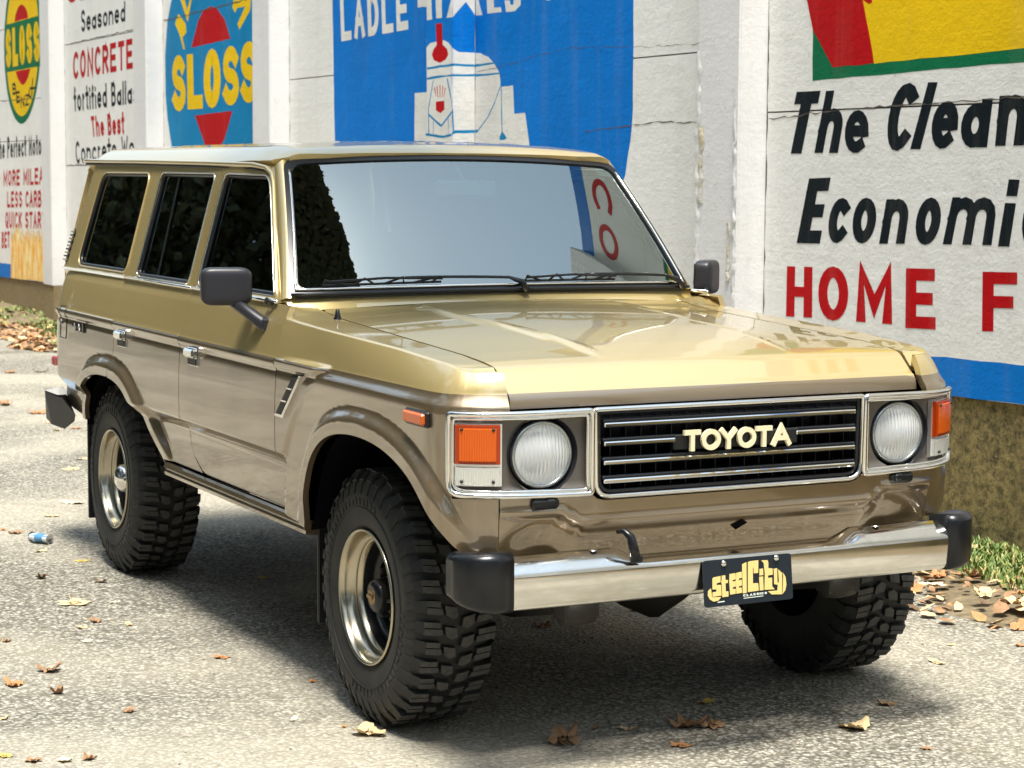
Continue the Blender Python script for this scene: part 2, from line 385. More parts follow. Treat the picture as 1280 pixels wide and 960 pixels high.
def text_mesh(mb, text, wt, quad, F, d, mi=0, single=False):
    """quad BL,BR,TR,TL in surface coords; F(a,b,d)->xyz"""
    BL, BR, TR, TL = [np.array(q, float) for q in quad]
    hgt = (np.linalg.norm(TL - BL) + np.linalg.norm(TR - BR)) / 2; wid = np.linalg.norm(BR - BL)
    ws = [WID.get(ch, 1) for ch in text]; gap = .28; tot = sum(ws) + gap * (len(text) - 1)
    low = single and text in 'aceonmrs'
    x = 0; k = 0
    for ch, w_ in zip(text, ws):
        x0 = x / tot; x1 = (x + w_) / tot; x += w_ + gap
        if ch == ' ' or ch not in GL: continue
        if single: x0, x1 = 0, 1
        cw = (x1 - x0) * wid; asp = max(.15, cw / hgt) / ((1.45 if text in 'HOMEFULT' else 1.15) if (single and wt < .29 and hgt < .6) else 1)
        e = wt / 2 / asp; e = min(e, .36); eh = wt / 2
        for st in GL[ch]:
            st = [(e + (1 - 2 * e) * p[0], eh + (1 - 2 * eh) * (p[1] / (.62 if low else 1))) for p in st]
            l, r = ribbon(st, wt * (1 if not low else 1), asp); k += 1
            vs = []
            for a, b_ in list(zip(l, r)):
                for q in (a, b_):
                    u = x0 + q[0] * (x1 - x0); v = q[1]
                    p = (BL * (1 - u) + BR * u) * (1 - v) + (TL * (1 - u) + TR * u) * v
                    vs.append(F(p[0], p[1], d + k % 5 * .00012))
            mb.add(vs, [(2 * i, 2 * i + 1, 2 * i + 3, 2 * i + 2) for i in range(len(l) - 1)], mi)
WORDS=[('T','black',0.2,[(-3.106,1.807),(-2.892,1.806),(-2.796,2.116),(-3.006,2.117)]),('h','black',0.2,[(-2.841,1.809),(-2.643,1.808),(-2.563,2.115),(-2.751,2.115)]),('e','black',0.27,[(-2.597,1.808),(-2.405,1.806),(-2.389,2.011),(-2.579,2.016)]),('C','black',0.2,[(-2.278,1.813),(-2.087,1.819),(-1.998,2.128),(-2.209,2.129)]),('l','black',0.2,[(-2.088,1.822),(-1.985,1.821),(-1.871,2.126),(-1.966,2.129)]),('e','black',0.27,[(-1.93,1.821),(-1.752,1.825),(-1.713,2.037),(-1.908,2.038)]),('a','black',0.27,[(-1.725,1.825),(-1.528,1.826),(-1.496,2.05),(-1.698,2.05)]),('n','black',0.27,[(-1.475,1.831),(-1.285,1.832),(-1.247,2.053),(-1.454,2.051)]),('e','black',0.27,[(-1.241,1.837),(-1.074,1.841),(-1.056,2.052),(-1.221,2.052)]),('s','black',0.27,[(-1.046,1.84),(-0.895,1.844),(-0.883,2.054),(-1.033,2.054)]),('t','black',0.2,[(-0.858,1.843),(-0.73,1.847),(-0.708,2.124),(-0.835,2.122)]),('E','black',0.2,[(-2.978,1.357),(-2.775,1.361),(-2.69,1.689),(-2.881,1.683)]),('c','black',0.27,[(-2.724,1.363),(-2.56,1.373),(-2.517,1.59),(-2.686,1.588)]),('o','black',0.27,[(-2.521,1.367),(-2.337,1.38),(-2.306,1.593),(-2.493,1.593)]),('n','black',0.27,[(-2.294,1.375),(-2.098,1.381),(-2.058,1.593),(-2.244,1.589)]),('o','black',0.27,[(-2.034,1.378),(-1.854,1.387),(-1.82,1.601),(-1.998,1.599)]),('m','black',0.25,[(-1.818,1.388),(-1.478,1.395),(-1.444,1.607),(-1.756,1.605)]),('i','black',0.2,[(-1.441,1.391),(-1.355,1.392),(-1.295,1.712),(-1.376,1.714)]),('c','black',0.27,[(-1.29,1.396),(-1.149,1.399),(-1.12,1.611),(-1.27,1.611)]),('a','black',0.27,[(-1.114,1.4),(-0.963,1.403),(-0.943,1.615),(-1.089,1.613)]),('l','black',0.2,[(-0.933,1.404),(-0.873,1.404),(-0.822,1.711),(-0.881,1.711)]),('H','red',0.2,[(-3.059,0.979),(-2.83,0.987),(-2.835,1.243),(-3.059,1.237)]),('O','red',0.2,[(-2.776,0.978),(-2.525,0.992),(-2.535,1.255),(-2.786,1.248)]),('M','red',0.2,[(-2.462,0.992),(-2.177,0.997),(-2.177,1.264),(-2.462,1.26)]),('E','red',0.2,[(-2.076,0.988),(-1.85,0.997),(-1.86,1.274),(-2.082,1.268)]),('F','red',0.2,[(-1.525,1.01),(-1.292,1.022),(-1.301,1.283),(-1.533,1.276)]),('U','red',0.2,[(-1.227,1.024),(-1.022,1.032),(-1.034,1.289),(-1.236,1.284)]),('E','red',0.2,[(-0.961,1.034),(-0.766,1.042),(-0.776,1.294),(-0.97,1.289)]),('L','red',0.2,[(-0.708,1.044),(-0.538,1.051),(-0.547,1.301),(-0.718,1.295)]),('LADLE','white',0.21,[(-9.028,2.687),(-7.787,2.706),(-7.806,3.007),(-9.056,3.018)]),('S','yellow',0.25,[(-13.207,2.258),(-12.772,2.255),(-12.794,2.772),(-13.19,2.776)]),('L','yellow',0.25,[(-12.735,2.266),(-12.297,2.264),(-12.306,2.758),(-12.748,2.77)]),('O','yellow',0.25,[(-12.284,2.265),(-11.809,2.26),(-11.81,2.776),(-12.261,2.789)]),('S','yellow',0.25,[(-11.779,2.273),(-11.322,2.272),(-11.328,2.777),(-11.746,2.79)]),('S','yellow',0.25,[(-11.314,2.285),(-10.873,2.278),(-10.865,2.792),(-11.295,2.805)]),('SLAG','red',0.2,[(-16.845,3.506),(-14.901,3.506),(-14.918,3.81),(-16.848,3.829)]),('Seasoned','black',0.17,[(-16.306,3.169),(-14.683,3.185),(-14.674,3.386),(-16.307,3.403)]),('CONCRETE','red',0.2,[(-16.661,2.683),(-14.439,2.712),(-14.439,3.006),(-16.645,2.977)]),('fortified Ballas','black',0.17,[(-16.623,2.338),(-14.287,2.369),(-14.278,2.6),(-16.651,2.602)]),('The Best','red',0.2,[(-15.933,2.056),(-14.766,2.073),(-14.769,2.295),(-15.99,2.274)]),('Concrete Wor','black',0.16,[(-16.583,1.772),(-14.278,1.852),(-14.27,2.057),(-16.612,2.018)]),('SLOSS','yellow',0.3,[(-19.692,2.932),(-18.059,2.943),(-18.084,3.404),(-19.687,3.394)]),('B','black',0.2,[(-19.381,2.599),(-19.199,2.604),(-19.216,2.743),(-19.398,2.739)]),('E','black',0.2,[(-19.206,2.496),(-19.027,2.502),(-19.033,2.64),(-19.213,2.635)]),('N','black',0.2,[(-18.996,2.436),(-18.819,2.443),(-18.809,2.579),(-18.986,2.574)]),('Z','black',0.2,[(-18.783,2.452),(-18.609,2.459),(-18.587,2.594),(-18.761,2.588)]),('O','black',0.2,[(-18.621,2.533),(-18.449,2.539),(-18.414,2.672),(-18.586,2.668)]),('L','black',0.2,[(-18.468,2.634),(-18.298,2.639),(-18.254,2.771),(-18.423,2.767)]),('The Perfect Motor','black',0.18,[(-20.287,1.834),(-17.954,1.884),(-17.956,2.113),(-20.266,2.1)]),('MORE MILEAG','red',0.2,[(-19.928,1.506),(-17.811,1.548),(-17.799,1.743),(-19.913,1.698)]),('LESS CARBO','red',0.2,[(-19.758,1.251),(-17.909,1.282),(-17.897,1.478),(-19.743,1.445)]),('QUICK STARTI','red',0.2,[(-19.871,0.995),(-17.858,1.043),(-17.846,1.235),(-19.856,1.197)]),('BET','red',0.2,[(-20.082,0.741),(-19.663,0.762),(-19.648,0.965),(-20.066,0.94)])]
POLYS=[('sign_border','green',1,'p',[(-2.99,3.188),(-2.873,2.393),(-2.87,2.168),(-1.297,2.191),(-0.191,2.199),(-0.232,2.968)]),('sign_flame','yellow',2,'p',[(-2.648,3.146),(-2.486,2.537),(-2.368,2.231),(-1.3,2.248),(-0.194,2.252),(-0.226,2.85)]),('sign_flame','red',3,'p',[(-3.004,2.821),(-2.933,2.569),(-2.874,2.419),(-2.695,2.227),(-2.368,2.231),(-2.377,2.28),(-2.468,2.536),(-2.534,2.808)]),('sign_flame','red',3,'p',[(-2.468,2.536),(-2.423,2.512),(-2.394,2.516),(-2.4,2.561),(-2.463,2.58)]),('ladle_mural_field','blue',1,'p',[(-9.243,3.802),(-9.207,3.01),(-9.167,1.976),(-9.143,1.68),(-7.482,1.629),(-7.482,3.601)]),('ladle_mural_field','blue',1,'f3',[(-7.111,1.631),(-6.702,1.619),(-6.702,3.501),(-7.111,3.548)]),('ladle_mural_field','blue',1,'s3',[(2.628,1.619),(2.798,1.606),(2.798,3.513),(2.628,3.502)]),('ladle_mural_field','blue',1,'p',[(-6.702,1.606),(-4.826,1.549),(-4.719,1.694),(-4.661,1.895),(-4.637,2.066),(-4.646,2.689),(-4.666,3.281),(-6.702,3.512)]),('ladle_mural_shape','white',2,'p',[(-7.676,2.26),(-7.482,2.258),(-7.482,1.854),(-7.683,1.855)]),('ladle_mural_shape','white',2,'f3',[(-7.111,2.243),(-7.103,2.243),(-7.111,2.541),(-7.047,2.564),(-6.962,2.573),(-6.826,2.574),(-6.763,2.554),(-6.702,2.516),(-6.702,1.847),(-7.111,1.849)]),('ladle_mural_shape','white',2,'s3',[(2.628,2.516),(2.628,2.516),(2.677,2.494),(2.745,2.49),(2.798,2.489),(2.798,1.848),(2.628,1.847)]),('ladle_mural_shape','white',2,'p',[(-6.702,2.488),(-6.631,2.483),(-6.512,2.456),(-6.433,2.414),(-6.355,2.351),(-6.335,2.299),(-6.339,2.256),(-6.155,2.257),(-6.139,2.077),(-5.985,2.079),(-5.927,1.893),(-5.917,1.843),(-6.702,1.848)]),('ladle_mural_line','blue2',3.0,'f3',[(-7.097,2.394),(-6.863,2.399),(-6.869,2.413),(-7.102,2.408)]),('ladle_mural_line','blue2',3.05,'f3',[(-6.864,2.399),(-6.702,2.4),(-6.702,2.414),(-6.868,2.413)]),('ladle_mural_line','blue2',3.05,'s3',[(2.628,2.4),(2.659,2.405),(2.657,2.418),(2.628,2.414)]),('ladle_mural_line','blue2',3.0,'s3',[(2.657,2.404),(2.784,2.399),(2.785,2.413),(2.658,2.418)]),('ladle_mural_line','blue2',3.05,'s3',[(2.785,2.4),(2.798,2.401),(2.798,2.415),(2.783,2.413)]),('ladle_mural_line','blue2',3.05,'p',[(-6.702,2.401),(-6.431,2.405),(-6.435,2.419),(-6.702,2.415)]),('ladle_mural_line','blue2',3.0,'f3',[(-7.097,2.327),(-6.702,2.334),(-6.702,2.346),(-6.702,2.347),(-7.101,2.34)]),('ladle_mural_line','blue2',3.0,'s3',[(2.628,2.335),(2.63,2.335),(2.628,2.346)]),('ladle_mural_line','blue2',3.05,'s3',[(2.629,2.335),(2.794,2.337),(2.795,2.35),(2.629,2.348)]),('ladle_mural_line','blue2',3.0,'s3',[(2.795,2.337),(2.798,2.337),(2.798,2.35),(2.794,2.35)]),('ladle_mural_line','blue2',3.0,'p',[(-6.702,2.337),(-6.354,2.336),(-6.356,2.349),(-6.702,2.35)]),('ladle_mural_line','blue2',3.0,'p',[(-6.344,2.257),(-6.416,2.166),(-6.405,2.164),(-6.333,2.255)]),('ladle_mural_line','blue2',3.05,'p',[(-6.416,2.166),(-6.513,2.073),(-6.502,2.071),(-6.405,2.163)]),('ladle_mural_line','blue2',3.0,'p',[(-6.512,2.074),(-6.67,1.979),(-6.66,1.976),(-6.502,2.071)]),('ladle_mural_line','blue2',3.0,'s3',[(2.798,1.988),(2.649,1.981),(2.65,1.96),(2.798,1.967)]),('ladle_mural_line','blue2',3.0,'p',[(-6.666,1.988),(-6.702,1.988),(-6.702,1.967),(-6.664,1.967)]),('ladle_mural_line','blue2',3.0,'f3',[(-6.702,1.965),(-6.71,1.962),(-6.702,1.958)]),('ladle_mural_line','blue2',3.0,'s3',[(2.643,1.977),(2.628,1.965),(2.628,1.958),(2.637,1.949),(2.656,1.964)]),('ladle_mural_line','blue2',3.05,'f3',[(-6.703,1.964),(-6.827,1.948),(-6.814,1.931),(-6.702,1.946),(-6.702,1.962)]),('ladle_mural_line','blue2',3.05,'s3',[(2.628,1.946),(2.633,1.948),(2.628,1.962)]),('ladle_mural_line','blue2',3.0,'f3',[(-6.818,1.948),(-7.008,1.96),(-7.013,1.942),(-6.823,1.931)]),('ladle_mural_line','blue2',3.05,'p',[(-7.482,1.978),(-7.485,1.978),(-7.494,1.96),(-7.482,1.959)]),('ladle_mural_line','blue2',3.05,'f3',[(-7.007,1.96),(-7.111,1.97),(-7.111,1.952),(-7.015,1.942)]),('ladle_mural_line','blue2',3.0,'f3',[(-7.003,2.319),(-7.081,2.135),(-7.071,2.134),(-6.993,2.318)]),('ladle_mural_line','blue2',3.05,'f3',[(-7.081,2.135),(-7.076,1.956),(-7.065,1.956),(-7.071,2.135)]),('ladle_mural_line','blue2',3.0,'f3',[(-6.789,2.324),(-6.702,2.139),(-6.702,2.169),(-6.775,2.324)]),('ladle_mural_line','blue2',3.0,'s3',[(2.628,2.139),(2.631,2.125),(2.638,2.126),(2.628,2.169)]),('ladle_mural_line','blue2',3.05,'s3',[(2.631,2.126),(2.639,1.978),(2.645,1.978),(2.638,2.126)]),('ladle_mural_line','blue2',3.0,'f3',[(-7.085,2.091),(-6.882,2.007),(-6.865,2.015),(-7.067,2.098)]),('ladle_mural_line','blue2',3.05,'f3',[(-6.863,2.008),(-6.702,2.095),(-6.702,2.111),(-6.704,2.111),(-6.884,2.014)]),('ladle_mural_line','blue2',3.05,'s3',[(2.628,2.095),(2.636,2.105),(2.628,2.111)]),('ladle_mural_line','blue2',3.0,'f3',[(-7.0,2.044),(-6.999,1.951),(-6.993,1.951),(-6.993,2.044)]),('ladle_mural_line','blue2',3.0,'f3',[(-6.767,2.057),(-6.762,1.961),(-6.755,1.961),(-6.76,2.057)]),('ladle_mural_line','blue2',3.0,'p',[(-6.327,2.26),(-6.314,1.965),(-6.302,1.965),(-6.316,2.26)]),('ladle_mural_line','blue2',3,'p',[(-6.308,1.97),(-6.244,1.926),(-6.263,1.914),(-6.33,1.914),(-6.35,1.927)]),('ladle_mural_red','red',3,'f3',[(-6.962,2.689),(-6.868,2.688),(-6.85,2.545),(-6.784,2.511),(-6.763,2.476),(-6.804,2.443),(-6.898,2.431),(-6.993,2.447),(-7.025,2.488),(-6.993,2.526),(-6.947,2.55)]),('ladle_mural_red','red',3,'f3',[(-6.959,2.172),(-6.827,2.174),(-6.818,2.12),(-6.885,2.095),(-6.959,2.119)]),('ladle_mural_red','red',3.0,'f3',[(-6.986,2.269),(-6.958,2.211),(-6.948,2.212),(-6.976,2.27)]),('ladle_mural_red','red',3.0,'f3',[(-6.946,2.274),(-6.928,2.202),(-6.918,2.202),(-6.935,2.275)]),('ladle_mural_red','red',3.0,'f3',[(-6.898,2.28),(-6.897,2.203),(-6.886,2.202),(-6.887,2.28)]),('ladle_mural_red','red',3.0,'f3',[(-6.853,2.277),(-6.865,2.204),(-6.855,2.204),(-6.843,2.276)]),('ladle_mural_red','red',3.0,'f3',[(-6.816,2.26),(-6.84,2.201),(-6.83,2.2),(-6.806,2.259)]),('mural_letter','white',3,'p',[(-7.635,3.003),(-7.626,2.847),(-7.482,2.843),(-7.482,3.063)]),('mural_letter','white',3,'f3',[(-7.111,2.811),(-7.108,2.81),(-7.1,2.719),(-7.02,2.72),(-7.05,3.049),(-7.111,3.025)]),('mural_letter','white',3,'f3',[(-6.978,3.043),(-6.956,2.721),(-6.866,2.724),(-6.88,3.051)]),('mural_letter','white',3,'f3',[(-6.702,2.87),(-6.794,2.719),(-6.702,2.715)]),('mural_letter','white',3,'s3',[(2.643,2.925),(2.628,2.871),(2.628,2.715),(2.63,2.716),(2.73,2.819),(2.785,2.753),(2.798,2.737),(2.798,2.896),(2.77,2.963)]),('mural_letter','white',3,'p',[(-6.702,2.736),(-6.691,2.729),(-6.604,2.729),(-6.684,2.873),(-6.702,2.896)]),('mural_letter','white',3,'p',[(-6.556,3.032),(-6.53,2.733),(-6.323,2.731),(-6.334,2.764),(-6.432,2.764),(-6.44,2.847),(-6.343,2.85),(-6.35,2.885),(-6.444,2.883),(-6.452,2.976),(-6.359,2.981),(-6.363,3.032)]),('mural_letter','white',3,'p',[(-6.285,2.805),(-6.263,2.73),(-6.136,2.724),(-6.06,2.755),(-6.054,2.819),(-6.166,2.859),(-6.184,2.939),(-6.08,2.946),(-6.091,2.993),(-6.256,2.992),(-6.279,2.867),(-6.147,2.811),(-6.164,2.762),(-6.199,2.767),(-6.207,2.799)]),('mural_letter','white',3,'p',[(-5.792,2.953),(-5.706,2.761),(-5.663,2.758),(-5.66,2.927)]),('sloss_mural_field','blue2',1,'p',[(-13.047,4.001),(-13.161,3.375),(-13.188,3.29),(-13.314,3.108),(-13.398,2.789),(-13.395,2.419),(-13.344,2.195),(-13.231,1.956),(-13.072,1.675),(-10.652,1.813),(-10.66,3.755)]),('sloss_mural_red','red',2,'p',[(-12.618,2.823),(-11.546,2.844),(-11.699,3.022),(-11.907,3.131),(-12.056,3.158),(-12.252,3.141),(-12.409,3.053)]),('sloss_mural_red','red',2,'p',[(-12.536,2.207),(-11.51,2.225),(-11.722,1.982),(-11.85,1.915),(-12.24,1.918),(-12.291,1.975)]),('sloss_mural_letter','yellow',2,'p',[(-12.979,3.148),(-13.085,3.065),(-12.961,2.964),(-12.839,2.813),(-12.793,2.818),(-12.869,2.93),(-12.752,2.966),(-12.768,3.046)]),('sloss_mural_letter','yellow',2,'p',[(-12.996,3.363),(-12.712,3.057),(-12.598,3.242),(-12.513,3.356),(-12.58,3.368),(-12.643,3.252),(-12.723,3.172),(-12.879,3.369)]),('sloss_mural_letter','yellow',2,'p',[(-11.407,3.245),(-11.491,3.11),(-11.423,3.059),(-11.37,3.095),(-11.171,3.095),(-11.365,2.961),(-11.314,2.907),(-11.046,3.054),(-11.012,3.216)]),('oval_ring','green',1,'p',[(-18.005,3.219),(-18.02,3.099),(-18.049,2.98),(-18.091,2.865),(-18.147,2.754),(-18.215,2.651),(-18.294,2.557),(-18.383,2.473),(-18.481,2.401),(-18.586,2.341),(-18.697,2.297),(-18.811,2.267),(-18.928,2.253),(-19.044,2.256),(-19.158,2.276),(-19.268,2.311),(-19.371,2.363),(-19.466,2.43),(-19.551,2.511),(-19.625,2.604),(-19.685,2.709),(-19.73,2.823),(-19.761,2.943),(-19.775,3.069),(-19.774,3.197),(-19.756,3.325),(-19.723,3.45),(-19.674,3.571),(-19.612,3.685),(-19.536,3.79),(-19.45,3.884),(-19.354,3.965),(-19.25,4.033),(-19.14,4.086),(-19.026,4.124),(-18.911,4.145),(-18.796,4.151),(-18.682,4.14),(-18.573,4.114),(-18.469,4.073),(-18.373,4.018),(-18.285,3.949),(-18.208,3.869),(-18.141,3.778),(-18.087,3.677),(-18.046,3.57),(-18.018,3.456),(-18.005,3.339)]),('oval_field','yellow',2,'p',[(-18.096,3.218),(-18.109,3.108),(-18.135,3.0),(-18.173,2.895),(-18.223,2.795),(-18.284,2.701),(-18.355,2.615),(-18.435,2.539),(-18.523,2.473),(-18.617,2.42),(-18.716,2.38),(-18.818,2.353),(-18.922,2.341),(-19.025,2.344),(-19.126,2.362),(-19.224,2.395),(-19.316,2.442),(-19.4,2.503),(-19.475,2.577),(-19.54,2.661),(-19.593,2.756),(-19.634,2.859),(-19.66,2.969),(-19.673,3.082),(-19.672,3.198),(-19.656,3.314),(-19.626,3.428),(-19.583,3.537),(-19.528,3.64),(-19.461,3.735),(-19.384,3.821),(-19.299,3.895),(-19.206,3.957),(-19.108,4.005),(-19.007,4.04),(-18.904,4.06),(-18.802,4.065),(-18.7,4.056),(-18.603,4.033),(-18.51,3.995),(-18.424,3.945),(-18.346,3.883),(-18.276,3.81),(-18.217,3.727),(-18.168,3.636),(-18.132,3.538),(-18.107,3.434),(-18.095,3.327)]),('oval_band','green',3,'p',[(-19.683,3.449),(-18.071,3.459),(-18.028,3.293),(-18.019,3.068),(-18.054,2.887),(-19.685,2.884),(-19.755,3.034),(-19.762,3.214)]),('oval_red','red',3,'p',[(-19.227,3.459),(-19.187,3.536),(-19.035,3.62),(-18.879,3.644),(-18.724,3.605),(-18.611,3.534),(-18.582,3.466)]),('oval_red','red',3,'p',[(-19.225,2.878),(-18.5,2.878),(-18.614,2.786),(-18.761,2.722),(-18.882,2.7),(-19.001,2.73),(-19.118,2.793)]),('yellow_patch','fire',3,'p',[(-19.584,1.069),(-19.634,0.394),(-17.619,0.435),(-17.294,0.55),(-17.265,1.042),(-17.498,1.118),(-17.802,1.153),(-18.153,1.103),(-18.752,1.11)])]
LEAVES=[
(-2.135,-1.157,0.0788,'tan',0.12,5,'large flat tan leaf on the road beside the rear tyre, biggest near the left edge'),
(-2.083,-1.012,0.0314,'pale',0.3,2,'thin pale leaf sliver just right of the large flat tan leaf'),
(-1.689,-1.254,0.0254,'tan',0.4,5,'small tan leaf below the large flat tan leaf'),
(-1.762,-1.182,0.0274,'brown',0.8,5,'small curled brown leaf right of a tan one, below the large flat leaf'),
(-1.668,-1.081,0.028,'tan',0.3,2,'small light tan leaf on open road between the large flat leaf and the car shadow'),
(-1.461,-1.296,0.0263,'pale',0.1,5,'small pale flat leaf on the grey road below the curled brown one'),
(-1.572,-1.56,0.018,'brown',0.8,5,'small dark leaf at the left edge of the photo, level with the front hub'),
(-1.068,-1.531,0.0433,'brown',0.9,3,'folded brown leaf on the road at lower left, upper of three close ones'),
(-0.925,-1.69,0.036,'orange',0.9,3,'folded orange-brown leaf at lower left, near the photo edge'),
(-0.76,-1.588,0.0266,'brown',1.1,3,'tightly curled dark brown leaf at lower left, lowest of three close ones'),
(-0.437,-1.445,0.0229,'brown',0.9,5,'lone curled brown leaf on bare road at lower left'),
(-1.008,-0.945,0.0318,'orange',0.4,5,'orange-brown leaf lying at the edge of the car shadow'),
(-2.31,-0.314,0.0376,'yellow',0.2,2,'yellow leaf lying in the dark shadow under the wagon'),
(-0.554,-0.785,0.0182,'orange',0.3,3,'small orange leaf in shadow beside the front tyre'),
(-0.127,-1.017,0.0247,'pale',0.3,2,'pale grey leaf below the front tyre shadow'),
(-2.995,-0.895,0.0434,'yellow',0.2,2,'narrow yellow-brown leaf right in front of the rear tyre'),
(-2.494,-0.949,0.0329,'dark',0.8,2,'grey curled leaf below the rear tyre at the shadow edge'),
(-2.681,-1.15,0.0285,'dark',1.1,5,'dark curled leaf with pale stalk below the crushed can'),
(-3.295,-0.997,0.0378,'tan',0.3,2,'narrow tan leaf touching the underside of the crushed can'),
(-4.206,-0.71,0.0441,'tan',0.5,2,'curled tan leaf on the road above the crushed can'),
(-4.577,-0.511,0.0713,'pale',0.2,2,'long pale leaf on the sunlit road left of the rear tyre'),
(-4.649,-0.358,0.0516,'pale',0.2,2,'pale leaf touching the rear tyre edge'),
(-5.783,-0.186,0.0623,'tan',0.15,5,'tan leaf left of the rear wheel, lower of two'),
(-6.148,-0.03,0.0411,'tan',0.3,2,'small tan leaf left of the rear wheel, upper of two'),
(-0.107,-1.913,0.0264,'yellow',0.3,5,'yellow leaf in the bottom left corner of the photo'),
(-0.023,-1.851,0.0288,'brown',0.5,5,'brown leaf at the bottom edge, second from the left corner'),
(0.016,-1.77,0.0262,'pale',0.4,5,'pale leaf at the bottom edge, third from the left corner'),
(0.03,-1.702,0.0237,'brown',0.8,5,'brown leaf at the bottom edge, fourth from the left corner'),
(-0.521,-1.82,0.0197,'tan',0.6,3,'tan leaf cut by the left photo edge above the corner leaf'),
(-3.81,-0.986,0.0384,'brown',0.8,5,'brown curled leaf left of the crushed can'),
(-3.92,-1.016,0.0194,'orange',0.5,5,'tiny orange leaf at the left edge beside a brown curled one'),
(-11.571,0.853,0.0574,'brown',0.6,5,'brown leaf far back on the road near the grass at the left edge'),
(-11.539,1.107,0.0673,'dark',0.4,2,'dark folded leaf on the road just behind the rear bumper'),
(-9.156,0.233,0.0593,'brown',0.8,5,'brown leaf at the left edge behind the wagon'),
(-8.571,0.323,0.0829,'orange',0.4,5,'orange-brown leaf left of the rear bumper corner'),
(-7.545,0.189,0.0298,'tan',0.6,3,'small tan upright leaf below the rear bumper corner'),
(-7.619,0.336,0.0391,'orange',0.4,5,'small orange leaf between rear bumper and rear tyre'),
(-7.992,0.252,0.0276,'tan',0.4,3,'tiny tan leaf left of the upright leaf below the rear bumper'),
(-14.066,1.52,0.0701,'tan',0.4,5,'tan leaf on the far road beside the grass at left'),
(0.464,-0.39,0.0598,'brown',1.1,5,'large crumpled brown leaf at bottom centre, left of the leaf pile'),
(0.373,-0.23,0.0139,'brown',0.8,5,'tiny brown leaf between the crumpled leaf and the tan leaf'),
(0.425,-0.142,0.0289,'tan',0.8,2,'small tan curled leaf at bottom centre'),
(0.474,0.045,0.0644,'brown',1.0,5,'large crumpled brown leaf, left one of the overlapping pair in front of the plate'),
(0.496,0.112,0.0477,'brown',0.9,5,'crumpled brown leaf with a long stalk, right one of the overlapping pair'),
(0.249,0.245,0.0416,'yellow',0.4,2,'olive yellow leaf just above the overlapping pair'),
(0.645,-0.092,0.0352,'orange',0.3,5,'flat orange leaf just below the overlapping pair'),
(0.124,-0.875,0.0579,'tan',0.5,3,'tan folded leaf in front of the nearest tyre'),
(0.018,-0.909,0.0112,'orange',0.5,3,'tiny orange leaf left of the tan folded leaf at the nearest tyre'),
(0.708,0.492,0.0588,'tan',0.5,3,'tan folded leaf on bright road at lower right'),
(0.515,0.755,0.0322,'brown',0.7,5,'brown leaf above the tan folded leaf at lower right'),
(0.989,0.546,0.0189,'brown',0.7,5,'small brown leaf at the bottom edge on the right'),
(0.122,1.272,0.0383,'tan',0.3,2,'tan leaf on bright road right of the far front tyre'),
(-0.179,0.86,0.0225,'orange',0.3,5,'orange leaf against the foot of the far front tyre'),
(-0.071,1.494,0.0198,'tan',0.3,5,'small tan leaf on the road below the leaf litter at right'),
(0.045,1.709,0.0231,'orange',0.4,5,'orange leaf cut by the right photo edge'),
(-0.984,0.304,0.0376,'orange',0.4,5,'reddish leaf in the shade under the front bumper'),
(-1.082,0.767,0.0391,'brown',0.4,5,'brown leaf under the bumper beside the bright road patch')]
# ================================================================= the car
CAR = tag(empty('four_wheel_drive_wagon'), 'gold beige boxy station wagon with chrome grille and mud tyres parked by the wall', 'car')
# ---- surfaces (x forward, y to the car's left, z up; written for the +y half and mirrored)
PLAN = [(-3.56, .70), (-3.545, .78), (-3.51, .835), (-3.46, .868), (-3.38, .885), (-3.2, .890), (-2.4, .8925), (.30, .8925), (.45, .892), (.57, .888), (.62, .876), (.655, .855), (.685, .822), (.712, .780), (.732, .735), (.745, .66), (.75, .58), (.752, .40), (.753, 0)]
PA = np.array(PLAN); _i = 7
PS = np.concatenate([[0], np.cumsum(np.linalg.norm(np.diff(PA, axis=0), axis=1))]); PS = PS - PS[_i] + PA[_i, 0]      # u == x along the straight side
def plan(u):
    """point and outward normal on the plan curve, lightly smoothed"""
    def at(q): return np.interp(q, PS, PA[:, 0]), np.interp(q, PS, PA[:, 1])
    X = 0; Y = 0
    for k in (-.03, -.015, 0, .015, .03):
        a, b = at(u + k); X = X + a / 5; Y = Y + b / 5
    h = .02; a1, b1 = at(u + h); a0, b0 = at(u - h); a2, b2 = at(u + 2 * h); a3, b3 = at(u - 2 * h)
    tx, ty = (a1 - a0) + (a2 - a3), (b1 - b0) + (b2 - b3); l = np.sqrt(tx * tx + ty * ty) + 1e-9
    return X, Y, -ty / l, tx / l
def uofx(x): return float(np.interp(x, PA[:15, 0], PS[:15]))
ARCH_F = [(-.395, .55), (-.365, .60), (-.33, .70), (-.275, .79), (-.20, .855), (-.10, .897), (.03, .918), (.18, .920), (.32, .905), (.45, .868), (.54, .815), (.60, .745), (.64, .695), (.672, .655)]
ARCH_R = [(-3.04, .60), (-3.02, .655), (-2.965, .735), (-2.875, .81), (-2.76, .845), (-2.62, .862), (-2.46, .862), (-2.33, .845), (-2.23, .805), (-2.14, .745), (-2.07, .69), (-1.97, .61), (-1.93, .565)]
PONT = [(-.12, 1.14), (-.185, 1.098), (-.255, 1.069), (-.335, 1.017), (-.42, .938), (-.50, .837), (-.555, .744), (-.60, .60), (-.61, .5)]
def chaikin(P, k=2):
    for _ in range(k):
        Q = [P[0]]
        for a, b in zip(P[:-1], P[1:]): Q += [(a[0] * .75 + b[0] * .25, a[1] * .75 + b[1] * .25), (a[0] * .25 + b[0] * .75, a[1] * .25 + b[1] * .75)]
        P = Q + [P[-1]]
    return P
ARCH_F = chaikin(ARCH_F); ARCH_R = chaikin(ARCH_R); PONT = chaikin(PONT)
